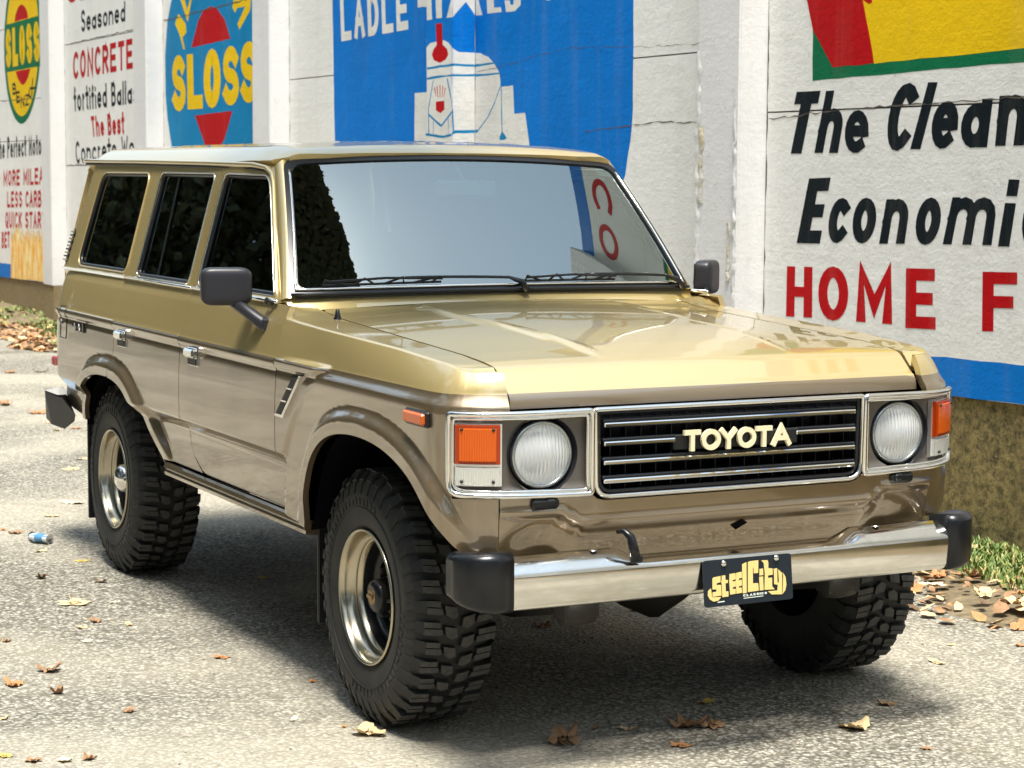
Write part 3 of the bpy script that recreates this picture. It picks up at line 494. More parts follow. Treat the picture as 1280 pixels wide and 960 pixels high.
def dist_poly(x, z, P):
    d = np.full(np.shape(x), 9.0)
    for (x1, z1), (x2, z2) in zip(P[:-1], P[1:]):
        dx, dz = x2 - x1, z2 - z1; t = np.clip(((x - x1) * dx + (z - z1) * dz) / (dx * dx + dz * dz), 0, 1)
        d = np.minimum(d, np.hypot(x - x1 - t * dx, z - z1 - t * dz))
    return d
DT = [.48, .56, .70, .738, .742, .783, .787, .86, .96, 1.035, 1.052, 1.058, 1.066, 1.086, 1.094, 1.12, 1.18, 1.222, 1.236, 1.262, 1.30]
DY = [.826, .836, .848, .850, .852, .890, .893, .894, .893, .889, .885, .885, .897, .897, .888, .882, .866, .853, .846, .836, .828]
BT = [.48, .56, .66, .80, .95, 1.04, 1.058, 1.072, 1.088, 1.095]
BY = [.862, .868, .876, .884, .889, .892, .890, .878, .868, .865]
def side(u, t, allf=False):
    """outer body side; returns x,y,z arrays"""
    u = np.asarray(u, float); t = np.asarray(t, float)
    acc = None
    for du, dt_ in ((0, -.004), (0, 0), (0, .004)):
        tt = t + dt_
        pb = dist_poly(u, tt, PONT); sgn = np.where(u > np.interp(np.clip(tt, .5, 1.14), [q_[1] for q_ in PONT[::-1]], [q_[0] for q_ in PONT[::-1]]), 1, -1)
        b = ss(-.018, .016, pb * sgn)
        yd = ip(tt, DT, DY); yb = np.where(tt < 1.095, ip(tt, BT, BY), 0)
        fu = ss(-.62, -.25, u)                                   # fender blend
        ys = np.interp(u, [-.82, -.72, -.61, -.3, .2, .55, .75, .9, 1.1], [.836, .842, .853, .848, .828, .815, .835, .84, .84]); zs = np.interp(u, [-.82, -.72, -.61, -.3, .236, .54, .70, 1.1], [1.262, 1.250, 1.222, 1.208, 1.188, 1.168, 1.152, 1.150])
        # upper band of fender: crease(1.095) -> shoulder(1.222)
        q = np.clip((tt - 1.095) / (1.222 - 1.095), 0, 1); ycr = yd * 0 + (.888 + (.865 - .888) * fu)
        yu = ycr + (ys - ycr) * q - .004 * 4 * q * (1 - q) * -1; zu = 1.095 + (zs - 1.095) * q
        # top strip: shoulder(1.222) -> gap (1.40)
        q2 = np.clip((tt - 1.222) / (1.40 - 1.222), 0, 1.2); yg = .69
        zg = np.interp(u, [-.76, -.5, .025, .417, .613, 1.1], [1.250, 1.2215, 1.196, 1.177, 1.160, 1.156])
        yt = ys + (yg - ys) * q2; zt = zs + (zg - zs) * np.sin(np.clip(q2, 0, 1) * PI / 2) ** .9
        isf = (u > -.6105) | allf
        y = np.where(tt < 1.095, yd + (yb - yd) * np.where(isf, b, 0), np.where(isf, np.where(tt < 1.222, yu, yt), yd))
        z = np.where(tt < 1.095, tt, np.where(isf, np.where(tt < 1.222, zu, zt), tt))
        if acc is None: acc = [y / 3, z / 3]
        else: acc = [acc[0] + y / 3, acc[1] + z / 3]
    y, z = acc
    # wheel arch flares
    for P, amp in ((ARCH_F, .026), (ARCH_R, .026)):
        d = dist_poly(u, np.minimum(t, 1.09), P); cx = .12 if P is ARCH_F else -2.50
        w = 1 - ss(.55, .72, np.abs(u - cx) * 1.0) * 0
        w = ss(.52, .70, np.minimum(t, 1.0)) * .7 + .3
        fl = amp * (1 - ss(.036, .086, d))
        fl = np.where(t < 1.06, fl, 0) * w
        if P is ARCH_F: fl *= (1 - .75 * ss(.58, .70, u))
        y = y + fl
    X, Y, nx, ny = plan(u)
    ins = .8925 - y; i1 = np.where(u > .5, np.minimum(ins, .065), ins); i2 = ins - i1
    XX = X - nx * i1; YY = Y - ny * i1 - i2
    zn = np.interp(XX, [.55, .600, .618, .650, .676, .700, .72], [1.30, 1.175, 1.158, 1.126, 1.103, 1.080, 1.05])
    z = np.where((u > .5) & (i2 > 0), z - ss(0, .03, i2) * np.maximum(0, z - zn), z)
    return XX, YY, z
def dx_gap(u0, u1, k=8): return np.linspace(u0, u1, k)
G2 = .0028
def both(name, outline, holes, F, step, mt, **kw):
    a = panel(name, outline, holes, F, step, mt, CAR, mirror=True, **kw); b = panel(name, outline, holes, F, step, mt, CAR, mirror=False, **kw); return a, b     # right side (-y) first
# front fender: arch, bezel cut-out, nose
ug = []
for u in np.linspace(.60, 1.2, 121):
    ts = np.linspace(1.12, 1.40, 141); yy = side(np.full(141, u), ts)[1]; k = np.argmax(yy < .7055)
    if yy[0] < .7055: break
    if yy[k] < .7055: ug.append((u, float(ts[k])))
UB = uofx(.655)
top = [(u, 1.395) for u in (-.60, -.3, 0, .3)]
tg = []
for u in np.linspace(-.60, .60, 13):
    ts = np.linspace(1.2, 1.5, 301); yy = side(np.full(301, u), ts)[1]; k = np.argmax(yy < .7055); tg.append((float(u), float(ts[k]) if yy[k] < .7055 else 1.40))
UE = ug[-1][0]; 
SEAM = .80                                                        # u of the seam between fender and valance
side_f = lambda u, t: side(u, t, True)
fend = [(-.6075, .585), (-.6075, 1.224), (-.79, 1.224), (-.79, tg[0][1])] + tg + ug[1:] + [(UE + .004, 1.047), (UB, 1.047), (UB, .803), (SEAM, .806), (SEAM, .655)] + [(uofx(x), z) for x, z in ARCH_F[::-1]][:-1] + [(-.39, .565), (-.56, .575)]
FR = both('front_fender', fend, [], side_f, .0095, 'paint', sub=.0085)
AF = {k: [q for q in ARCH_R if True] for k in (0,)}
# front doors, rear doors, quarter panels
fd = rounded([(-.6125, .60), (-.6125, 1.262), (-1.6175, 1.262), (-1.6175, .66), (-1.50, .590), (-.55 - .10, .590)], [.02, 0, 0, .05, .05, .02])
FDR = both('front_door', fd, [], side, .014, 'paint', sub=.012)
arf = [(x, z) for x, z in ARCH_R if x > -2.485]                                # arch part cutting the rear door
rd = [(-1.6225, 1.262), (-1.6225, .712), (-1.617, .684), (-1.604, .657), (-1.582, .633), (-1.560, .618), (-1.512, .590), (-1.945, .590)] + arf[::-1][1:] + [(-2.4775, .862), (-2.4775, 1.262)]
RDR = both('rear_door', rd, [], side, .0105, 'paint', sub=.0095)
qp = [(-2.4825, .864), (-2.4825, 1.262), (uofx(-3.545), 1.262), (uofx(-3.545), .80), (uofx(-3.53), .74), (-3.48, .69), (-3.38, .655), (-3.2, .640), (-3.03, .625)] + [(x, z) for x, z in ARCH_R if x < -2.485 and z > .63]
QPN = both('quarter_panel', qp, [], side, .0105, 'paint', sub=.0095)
# sill
for s in (-1, 1):
    b = MB(); pr = [(.850, .583), (.862, .578), (.866, .565), (.858, .556), (.863, .548), (.862, .536), (.80, .528), (.78, .56)]
    vs = []; fs = []
    for i, x in enumerate((-1.90, -.415)):
        vs += [(x, s * y, z) for y, z in pr]
    n = len(pr); fs = [(j, (j + 1) % n, n + (j + 1) % n, n + j) for j in range(n)] + [tuple(range(n)), tuple(range(n, 2 * n))]
    b.add(vs, fs).build('sill', 'paint', CAR, fix=True)
# inner dark structure so that gaps read as shadow
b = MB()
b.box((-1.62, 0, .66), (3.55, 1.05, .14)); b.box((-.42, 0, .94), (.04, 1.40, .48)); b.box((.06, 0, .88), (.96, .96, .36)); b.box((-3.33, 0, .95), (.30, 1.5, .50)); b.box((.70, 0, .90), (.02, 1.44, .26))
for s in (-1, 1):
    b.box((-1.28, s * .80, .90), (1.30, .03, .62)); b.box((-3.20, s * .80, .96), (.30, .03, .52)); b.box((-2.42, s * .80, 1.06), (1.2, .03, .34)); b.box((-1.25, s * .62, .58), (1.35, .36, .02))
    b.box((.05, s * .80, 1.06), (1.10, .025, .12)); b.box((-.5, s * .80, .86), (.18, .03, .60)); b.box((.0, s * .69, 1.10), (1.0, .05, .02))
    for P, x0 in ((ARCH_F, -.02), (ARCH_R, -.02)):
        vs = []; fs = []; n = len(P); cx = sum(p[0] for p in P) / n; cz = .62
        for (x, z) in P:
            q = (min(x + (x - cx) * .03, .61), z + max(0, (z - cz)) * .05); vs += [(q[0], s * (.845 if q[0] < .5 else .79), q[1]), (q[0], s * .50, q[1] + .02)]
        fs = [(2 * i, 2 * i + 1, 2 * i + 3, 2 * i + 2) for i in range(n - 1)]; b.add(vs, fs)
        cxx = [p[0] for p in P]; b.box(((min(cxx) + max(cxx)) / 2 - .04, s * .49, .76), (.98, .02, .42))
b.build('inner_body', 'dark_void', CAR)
# ---- greenhouse side plane
def green(u, t):
    u = np.asarray(u, float); t = np.asarray(t, float)
    y = .833 - .27 * (t - 1.27) - .030 * ss(-1.50, -1.08, u); y = np.where(t < 1.262, .840, y); y = y + 0 * u
    r = np.clip((-3.34 - .10 * (1.7 - t) / .45 * 1.0 - u) / .14, 0, 1.2); y = y - .10 * r * r
    return u, y, t
wA = rounded([(-1.58, 1.278), (-.856, 1.278), (-1.185, 1.686), (-1.58, 1.690)], [.03, .02, .05, .03])
frA = [(-1.6175, 1.262), (-.785, 1.262), (-.802, 1.288), (-1.15, 1.706), (-1.18, 1.718), (-1.6175, 1.726)]
wB = rounded([(-2.350, 1.278), (-1.690, 1.278), (-1.690, 1.690), (-2.350, 1.692)], .03)
frB = [(-2.4775, 1.262), (-1.6225, 1.262), (-1.6225, 1.726), (-2.4775, 1.729)]
wC = rounded([(-3.245, 1.285), (-2.500, 1.285), (-2.500, 1.690), (-3.205, 1.690)], [.07, .05, .05, .07])
frC = [(-3.60, 1.262), (-2.4825, 1.262), (-2.4825, 1.729), (-3.425, 1.735), (-3.46, 1.60), (-3.53, 1.40)]
for i, (fr, w, par) in enumerate(((frA, wA, FDR), (frB, wB, RDR), (frC, wC, QPN))):
    o1, o2 = both('window_frame', fr, [w], green, .03, 'paint', sub=.014, lip=.028)
    o1.parent = par[0]; o2.parent = par[1]
    for s, pp in ((-1, par[0]), (1, par[1])):
        mid = np.mean(w, 0)
        def GF(k, off, dz=0): return [(mid[0] + (x - mid[0]) * k, z + 0) for x, z in w]
        # chrome/rubber surround
        g = MB(); P3 = []
        for x, z in resample(w, .03):
            _, y, _ = green(x, z); P3.append((x, s * (float(y) + .001), z))
        g.tube(P3, .0032, 6, 0, closed=True)
        P4 = [(mid[0] + (x - mid[0]) * (1 - .022), s * (float(green(x, z)[1]) - .010), mid[1] + (z - mid[1]) * (1 - .035)) for x, _, z in P3]
        g.tube(P4, .008, 6, 1, closed=True); g.build('window_trim', ['chrome', 'seal'] if i < 2 else ['paint', 'seal'], pp)
        b = MB(); poly = rounded([(min(q[0] for q in w), min(q[1] for q in w))] * 1, 0) if False else w
        b.prism([(x, z) for x, z in w], lambda a, c, d: (a, s * (float(green(a, c)[1]) - .016 + d), c), -.002, .002)
        b.build('window_glass', 'tinted_glass', pp)
        if i == 1:
            b = MB(); b.add([(-2.112, s * (.833 - .27 * .008 - .008), 1.278), (-2.090, s * (.833 - .27 * .008 - .008), 1.278), (-2.128, s * (.833 - .27 * .42 - .008), 1.69), (-2.150, s * (.833 - .27 * .42 - .008), 1.69)], [(0, 1, 2, 3)]).build('window_divider', 'seal', pp)
# belt moulding between side and glass
for s in (-1, 1):
    vs = []
    for x in np.linspace(-3.45, -.74, 30): vs += [(x, s * .842, 1.2625), (x, s * (float(green(x, 1.27)[1]) - .012), 1.2665)]
    MB().add(vs, [(2 * i, 2 * i + 1, 2 * i + 3, 2 * i + 2) for i in range(29)]).build('belt_ledge', 'paint', CAR)
for s, pr_, (x0, x1) in ((-1, FDR[0], (-.72, -1.615)), (1, FDR[1], (-.72, -1.615)), (-1, RDR[0], (-1.625, -2.475)), (1, RDR[1], (-1.625, -2.475))):
    MB().tube([(x0, s * .842, 1.268), (x1, s * .842, 1.268)], .006, 6).build('belt_moulding', 'chrome', pr_)
# ---- hood
HP = [(-.82, 1.254), (-.75, 1.246), (-.52, 1.222), (.025, 1.196), (.417, 1.177), (.543, 1.167), (.600, 1.159), (.618, 1.152), (.650, 1.124), (.676, 1.101), (.689, 1.094), (.697, 1.088), (.702, 1.074), (.705, 1.050), (.704, 1.035)]
HA = np.array(HP); HS = np.concatenate([[0], np.cumsum(np.linalg.norm(np.diff(HA, axis=0), axis=1))]); HS = HS - HS[4] + HA[4, 0]
def hood(u, v):
    u = np.asarray(u, float); v = np.asarray(v, float); X = 0; Z = 0
    for k in (-.008, -.004, 0, .004, .008): X = X + np.interp(u + k, HS, HA[:, 0]) / 5; Z = Z + np.interp(u + k, HS, HA[:, 1]) / 5
    c = 1 - (v / .70) ** 2; un = HS[7]
    cr = (.022 * c) * (1 - ss(un - .5, un + .03, u)) + .004 * c * (1 - ss(un, un + .1, u))
    yr = np.interp(u, [-.7, .55], [.395, .325]); a = np.abs(v)
    rid = .007 * (1 - ss(yr - .004, yr + .016, a)) + .004 * np.exp(-((a - yr + .012) / .010) ** 2)
    rid = rid * (1 - ss(.42, un - .01, u)) * ss(-.66, -.58, u)
    X = X + .010 * (1 - (v / .70) ** 2) * ss(un - .2, un, u)
    return X, v, Z + cr + rid
hx = [(-.745 + .095 * (1 - (y / .70) ** 2), y) for y in np.linspace(-.67, .67, 15)]
ho = [(HS[-2], -.6960), (-.66, -.6960)] + hx + [(-.66, .6960), (HS[-2], .6960)]
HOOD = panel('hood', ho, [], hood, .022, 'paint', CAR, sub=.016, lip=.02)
# cowl strip between hood and windshield
b = MB(); pts = []
for y in np.linspace(-.80, .80, 25):
    xx = -.66 - .06 * y * y - .178 * y ** 4; pts.append((xx, y))
vs = []
for x, y in pts: vs += [(x + .03 - .0 * abs(y), y, 1.262 - .03 * (abs(y) / .8) ** 2), (x - .012, y, 1.288 - .012 * (y / .8) ** 2)]
b.add(vs, [(2 * i, 2 * i + 2, 2 * i + 3, 2 * i + 1) for i in range(24)], 0, True); b.build('cowl', 'paint', CAR)
b = MB(); b.box((-.66, 0, 1.195), (.12, 1.30, .02)); b.build('cowl_well', 'black_trim', CAR)
# ---- windshield
def ws(v, s):
    v = np.asarray(v, float); s = np.asarray(s, float); hw = .785 - .125 * s; y = v * hw
    yb = v * .775
    x0 = -.662 - .06 * yb ** 2 - .178 * yb ** 4; z0 = 1.286 - .010 * v ** 2
    x1 = -1.103 - .02 * v ** 2 - .02 * v ** 4; z1 = 1.765 - .026 * v ** 2
    bow = .012 * 4 * s * (1 - s)
    return x0 + (x1 - x0) * s + bow, y, z0 + (z1 - z0) * s + bow * .6
def wso(v, s, off):
    h = 1e-3; a = np.stack(ws(v + h, s), -1) - np.stack(ws(v - h, s), -1); b = np.stack(ws(v, s + h), -1) - np.stack(ws(v, s - h), -1); n = np.cross(a, b); n = n / np.linalg.norm(n, axis=-1)[..., None]
    n = n * np.sign(n[..., 0:1]); p = np.stack(ws(v, s), -1) + n * off; return p[..., 0], p[..., 1], p[..., 2]
def rr(x0, y0, x1, y1, r, n=5): return rounded([(x0, y0), (x1, y0), (x1, y1), (x0, y1)], r, n)
Wout = [(v, s) for v, s in rounded([(-1, 0), (1, 0), (1, 1), (-1, 1)], [.05, .05, .075, .075])]
Win = rounded([(-.963, .055), (.963, .055), (.963, .952), (-.963, .952)], [.05, .05, .07, .07])
WSH = panel('windshield', Win, [], lambda u, v: wso(u, v, .000), .06, 'windshield_glass', CAR, sub=.04, lip=.004)
panel('windshield_seal', Wout, [Win], lambda u, v: wso(u, v, .006), .05, 'seal', WSH, sub=.03, lip=.012)
tr = rounded([(-.985, .025), (.985, .025), (.985, .985), (-.985, .985)], [.05, .05, .07, .07])
MB().tube([[float(q) for q in wso(np.array(v), np.array(s), .009)] for v, s in resample([(-.972, .90), (-.972, .045), (.972, .045), (.972, .90)], .04, False)], .0055, 6).build('windshield_trim', 'chrome', WSH)
MB().tube([[float(q) for q in wso(np.array(v), np.array(s), .012)] for v, s in [(a, .008) for a in np.linspace(-.99, .99, 30)]], .006, 6).build('windshield_trim', 'seal', WSH)
# ---- roof
def roof(u, v):
    u = np.asarray(u, float); v = np.asarray(v, float); a = np.abs(v)
    z = 1.815 - .026 * (a / .66) ** 2.2 - .060 * np.clip((a - .60) / .108, 0, 1.2) ** 2
    rib = .0035 * np.cos(v * 2 * PI / .165) * (1 - ss(.50, .56, a)) * ss(-3.35, -3.2, u) * (1 - ss(-1.42, -1.28, u))
    fr = -.016 * ss(-1.36, -1.13, u) - .028 * np.clip((u + 1.19) / .10, 0, 1.3) ** 2
    re = -.012 * ss(-3.2, -3.4, -(-u)) * 0 - .05 * np.clip((-3.38 - u) / .16, 0, 1.2) ** 2
    return u + 0 * v, v, z + rib + fr + re
ro = rounded([(-3.545, -.706), (-1.06, -.672), (-1.06, .672), (-3.545, .706)], 0)
ro = [(-3.50, -.706), (-1.8, -.706), (-1.30, -.695), (-1.20, -.684), (-1.150, -.668), (-1.122, -.648), (-1.100, -.5), (-1.090, -.25), (-1.087, 0), (-1.090, .25), (-1.100, .5), (-1.122, .648), (-1.150, .668), (-1.20, .684), (-1.30, .695), (-1.8, .706), (-3.50, .706), (-3.545, .64), (-3.555, 0), (-3.545, -.64)]
ROOF = panel('roof', ro, [], roof, .035, 'paint', CAR, sub=.022, lip=.03)
# A pillars (outer skin between windshield seal and door frame)
for s in (-1, 1):
    vs = []; k = 14
    for i in range(k + 1):
        t = i / k; a = [float(q) for q in wso(np.array(1.0), np.array(t), .004)]; z = a[2]
        zb = 1.262 + (1.704 - 1.262) * t; xb = -.785 + (-1.165 + .785) * t; yb = .808 + (.690 - .808) * t
        a2 = [float(q) for q in wso(np.array(.975), np.array(t), .0)]
        mid1 = ((a[0] + xb) / 2 + .006, s * ((abs(a[1]) + yb) / 2 + .004), (a[2] + zb) / 2 + .004)
        vs += [(a2[0], s * abs(a2[1]), a2[2]), (a[0], s * abs(a[1]), a[2]), mid1, (xb - .012, s * (yb + .003), zb), (xb - .03, s * (yb - .02), zb)]
    MB().add(vs, [(5 * i + j, 5 * i + j + 1, 5 * i + j + 6, 5 * i + j + 5) for i in range(k) for j in range(4)], 0, True).build('windshield_pillar', 'paint', CAR, fix=True)
# drip rails
for s in (-1, 1):
    P = [(-3.56, .695, 1.742), (-3.50, .708, 1.742), (-2.6, .712, 1.737), (-1.8, .713, 1.729), (-1.32, .702, 1.722), (-1.22, .690, 1.712), (-1.165, .690, 1.690), (-1.13, .697, 1.655), (-1.01, .738, 1.505), (-.830, .800, 1.300), (-.80, .808, 1.262)]
    MB().tube([(x + .004, s * (y + .004), z) for x, y, z in P], [.010] * 5 + [.009] * 6, 8).build('drip_rail', 'paint', CAR)
    MB().tube([(x, s * (y + .002), z - .014) for x, y, z in P[1:9]], .005, 6).build('drip_rail_shadow_gap', 'black_trim', CAR)
# hood side / rear vent, rear pillar louvre
    b = MB(); b.add([(-3.385, s * .793, 1.44), (-3.47, s * .776, 1.44), (-3.50, s * .815, 1.29), (-3.41, s * .832, 1.29)], [(0, 1, 2, 3)], 0)
    LV = b.build('pillar_vent', 'black_plastic', CAR)
    for i in range(9):
        z = 1.302 + i * .0155; y = .835 - .27 * (z - 1.27) - .002; x = -3.455 + (z - 1.30) * .22
        MB().box((x, s * (y - .006), z), (.085, .014, .007)).build('vent_slat', 'black_plastic' if i % 2 else 'paint', LV)
MB().lathe([(.016, 0), (.010, .012), (.006, .034), (0, .038)], 12, 'Z', (-.50, -.716, 1.218)).build('antenna_base', 'black_plastic', CAR)
# ---- tail
b = MB(); b.add([(-3.55, -.80, .66), (-3.55, .80, .66), (-3.56, .80, 1.26), (-3.56, -.80, 1.26), (-3.46, .70, 1.74), (-3.46, -.70, 1.74)], [(0, 1, 2, 3), (3, 2, 4, 5)]); b.build('tailgate', 'paint', CAR)
for s in (-1, 1):
    b = MB(); b.box((-3.425, s * .876, .847), (.10, .016, .042), rot=Matrix.Rotation(-s * .16, 3, 'Z'), bev=.006); b.build('rear_side_marker', 'red_lens', CAR)
    b = MB(); b.box((.512, s * .896, 1.016), (.135, .022, .034), bev=.006); SM = b.build('side_marker', 'amber_lens', CAR)
    MB().box((.512, s * .889, 1.016), (.150, .016, .046), bev=.006).build('marker_base', 'black_trim', SM)
# ---- door handles, lock, fuel flap, script
for s, par, hx_ in ((-1, FDR[0], -1.455), (1, FDR[1], -1.455), (-1, RDR[0], -2.355), (1, RDR[1], -2.355)):
    b = MB(); b.box((hx_, s * .889, 1.028), (.112, .014, .070), 0, bev=.005)
    b.box((hx_, s * .8945, 1.010), (.096, .008, .026), 1, bev=.003)  # black insert stands for the dark reflection low in the chrome cup
    b.box((hx_, s * .902, 1.041), (.102, .026, .032), 0, bev=.007)
    b.build('door_handle', ['chrome', 'black_trim'], par)
    if par in FDR: MB().lathe([(0, .003), (.010, .003), (.014, 0)], 16, 'Y', (-1.53, s * .893, .915)).build('door_lock', 'chrome', par)
def sidep(u, t, off, s):
    a = [float(q) for q in side(np.array([u]), np.array([t]))]
    return (a[0], s * (a[1] + off), a[2])
for k, par in ((0, QPN[0]),):
    s = -1
    P = rounded([(-3.325, .965), (-3.215, .965), (-3.215, 1.105), (-3.325, 1.105)], .015)
    MB().tube([sidep(u, t, .0012, s) for u, t in resample(P, .02)], .0016, 5, closed=True).build('fuel_flap', 'black_trim', par)
    MB().lathe([(0, .004), (.010, .004), (.013, 0)], 12, 'Y', (-3.30, s * .888, 1.035)).build('fuel_lock', 'chrome', par)
    b2 = MB(); b2.tube([sidep(u, 1.012 + .034 * (.5 + .5 * math.sin((u + 3.1) * 90)), .004, s) for u in np.linspace(-3.10, -2.95, 40)], .003, 5)
    b2.box((-2.925, -.893, 1.030), (.018, .006, .040)); b2.build('script_badge', 'black_plastic', par)
# body side shut seam lines catch dark: fender vent
for s, par in ((-1, FR[0]), (1, FR[1])):
    b = MB(); q = [(-.592, .905), (-.497, .905), (-.362, 1.052), (-.448, 1.046)]
    fr_ = [q[0], q[1], q[2], q[3]]
    b.prism([(-.598, .910), (-.538, .910), (-.402, 1.047), (-.458, 1.047)], lambda a, c, d: sidep(a, c, d, s), .0005, .003, 1)
    b.prism([(-.532, .906), (-.514, .906), (-.368, 1.053), (-.388, 1.053)], lambda a, c, d: sidep(a, c, d, s), .0, .010, 0)
    b.prism([(-.592, .905), (-.512, .905), (-.506, .914), (-.584, .914)], lambda a, c, d: sidep(a, c, d, s), .0, .009, 0)
    b.prism([(-.452, 1.044), (-.378, 1.044), (-.370, 1.053), (-.444, 1.053)], lambda a, c, d: sidep(a, c, d, s), .0, .009, 0)
    for k in (.34, .67): b.prism([(-.585 + .137 * k, .912 + .133 * k), (-.540 + .137 * k, .912 + .133 * k), (-.537 + .137 * k, .917 + .133 * k), (-.582 + .137 * k, .917 + .133 * k)], lambda a, c, d: sidep(a, c, d, s), .0, .007, 0)
    b.build('fender_vent', ['chrome', 'black_trim'], par, fix=True)
# ---- mirrors
for s in (-1, 1):
    c = (-.915, s * .952, 1.312)
    bm = bmesh.new(); bmesh.ops.create_cube(bm, size=1); bmesh.ops.bevel(bm, geom=bm.edges[:], offset=.27, segments=5, profile=.6, affect='EDGES')
    vs = [(v.co.x * (.085 if v.co.x > 0 else .05) + .0, v.co.y * .172, v.co.z * .128 - abs(v.co.y) * 0) for v in bm.verts]
    fs = [tuple(v.index for v in f.verts) for f in bm.faces]; bm.free()
    rot = Matrix.Rotation(math.radians(-14 if s < 0 else 44), 3, 'Z'); b = MB(); b.add([Vector(rot @ Vector(v)) + Vector(c) for v in vs], fs, 0, True)
    MIR = b.build('side_mirror', 'mirror_plastic', CAR)
    MB().box(tuple(Vector(c) + rot @ Vector((-.0255, 0, 0))), (.004, .15, .105), rot=rot, bev=.0015).build('mirror_glass', 'chrome', MIR)
    b = MB(); b.tube([(c[0] + .01, c[1] - s * .02, 1.262), (c[0] + .07, s * .900, 1.228), (c[0] + .125, s * .872, 1.196), (c[0] + .135, s * .855, 1.186)], [.020, .021, .023, .024], 8); b.box((c[0] + .132, s * .862, 1.190), (.055, .030, .045), bev=.008); b.build('mirror_arm', 'mirror_plastic', MIR)
    MB().tube([(-.74, s * .848, 1.262), (-.765, s * .862, 1.275), (-.79, s * .856, 1.262)], .007, 6).build('quarter_latch', 'black_trim', FDR[0 if s < 0 else 1])
# ---- front end: path coordinate along the plan curve
def path(sv, z, off, s):
    """sv measured from the centre line (y) round the corner"""
    U0 = PS[-1]; u = U0 - sv; X, Y, nx, ny = plan(np.array([u]))
    return (float(X[0] + nx[0] * off), s * float(Y[0] + ny[0] * off), z)
def front(u, v):
    """valance: u = path coordinate (signed), v = z"""
    u = np.asarray(u, float); v = np.asarray(v, float); a = np.abs(u); X, Y, nx, ny = plan(PS[-1] - a)
    zc = np.where(a > .50, .765, 0) + np.where(a <= .50, .718, 0); zc = .718 + (.762 - .718) * ss(.47, .575, a)
    ins = .028 * ss(0, .028, zc - v) + .050 * ss(.015, .12, zc - v) - .006 * np.exp(-((zc + .004 - v) / .010) ** 2)
    ins = ins * (1 - .9 * ss(.60, .80, a))
    return X - nx * ins, np.sign(u + 1e-9) * (Y - ny * ins), v
SV = PS[-1] - SEAM
gb = .795
vout = [(-SV, .655), (SV, .655), (SV, .806), (.462, .806), (.462, .80), (.455, .800), (.43, .787), (-.43, .787), (-.455, .800), (-.462, .80), (-.462, .806), (-SV, .806)]
vout = [(-SV + .002, .600), (SV - .002, .600), (SV - .002, .806), (.462, .806), (.445, .792), (.42, .786), (-.42, .786), (-.445, .792), (-.462, .806), (-SV + .002, .806)]
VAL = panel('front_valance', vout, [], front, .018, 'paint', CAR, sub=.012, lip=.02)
b = MB(); b.prism([(.020, .679), (.052, .697), (.078, .683), (.045, .662)], lambda a, c, d: tuple(float(q[0]) for q in [front(np.array([a]), np.array([c]))[i] for i in range(3)]) if d == 0 else (float(front(np.array([a]), np.array([c]))[0][0]) + d, a, c), .0005, .002); b.build('jack_hole', 'dark_void', VAL)
for s in (-1, 1):
    b = MB(); b.box((.752, s * .610, .788), (.022, .085, .030), bev=.008); b.box((.757, s * .595, .792), (.022, .030, .022), bev=.006); b.build('washer_nozzle', 'black_plastic', CAR)
# grille
GR = MB(); P = rounded([(-.452, .798), (.452, .798), (.457, 1.043), (-.457, 1.043)], [.045, .045, .006, .006])
GR.tube([(.757, y, z) for y, z in P], .0075, 8, 0, closed=True, sq=(1.3, 1)); GRO = GR.build('grille', 'chrome', CAR)
P2 = rounded([(-.440, .811), (.440, .811), (.444, 1.034), (-.444, 1.034)], [.040, .040, .004, .004])
MB().tube([(.752, y, z) for y, z in P2], .006, 6, closed=True).build('grille_inner_frame', 'black_trim', GRO)
MB().prism(P, lambda a, c, d: (d, a, c), .700, .704).build('grille_backing', 'dark_void', GRO)
for k in range(17):
    y = -.40 + k * .05
    MB().box((.728, y, .922), (.030, .0022, .225)).build('grille_fin', 'black_plastic', GRO)
def bar(y0, y1, z, p):
    b = MB(); b.box((.742, (y0 + y1) / 2, z + .008), (.040, y1 - y0, .014), 1, bev=.004); b.box((.758, (y0 + y1) / 2, z - .001), (.014, y1 - y0 - .004, .0125), 0, bev=.003); b.build('grille_bar', ['chrome', 'black_plastic'], p)
for z in (1.000, .893, .841): bar(-.432, .432, z, GRO)
bar(-.432, -.195, .947, GRO); bar(.215, .432, .947, GRO)
b = MB(); b.box((.752, .010, .938), (.020, .425, .045), bev=.004); BD = b.build('badge_plate', 'black_trim', GRO)
TW = [('T', -.178, -.118), ('O', -.119, -.051), ('Y', -.056, .004), ('O', .003, .070), ('T', .066, .126), ('A', .122, .192)]
for ch, y0, y1 in TW:
    b = MB(); b2 = MB()
    w = .28
    asp = (y1 - y0) / .063; e = .14 / asp * 1.0; L_ = []
    for st in GL[ch]:
        st = [(e + (1 - 2 * e) * p[0], .14 + .72 * p[1]) for p in st]; l, r2 = ribbon(st, .215, asp); k = len(l); V = []
        for d in (.766, .776):
            for q in l: V.append((d, y0 + q[0] * (y1 - y0), .910 + q[1] * .065))
            for q in r2: V.append((d, y0 + q[0] * (y1 - y0), .910 + q[1] * .065))
        Fs = []
        for i in range(k - 1): Fs += [(2 * k + i, 2 * k + i + 1, 3 * k + i + 1, 3 * k + i), (i, i + 1, 2 * k + i + 1, 2 * k + i), (k + i, k + i + 1, 3 * k + i + 1, 3 * k + i)]
        Fs += [(0, k, 3 * k, 2 * k), (k - 1, 2 * k - 1, 4 * k - 1, 3 * k - 1)]
        b.add([(x + len(L_) * .0006, y, z) for x, y, z in V], Fs); L_.append(1)
    b.build('badge_letter', 'cream_badge', BD, fix=True)
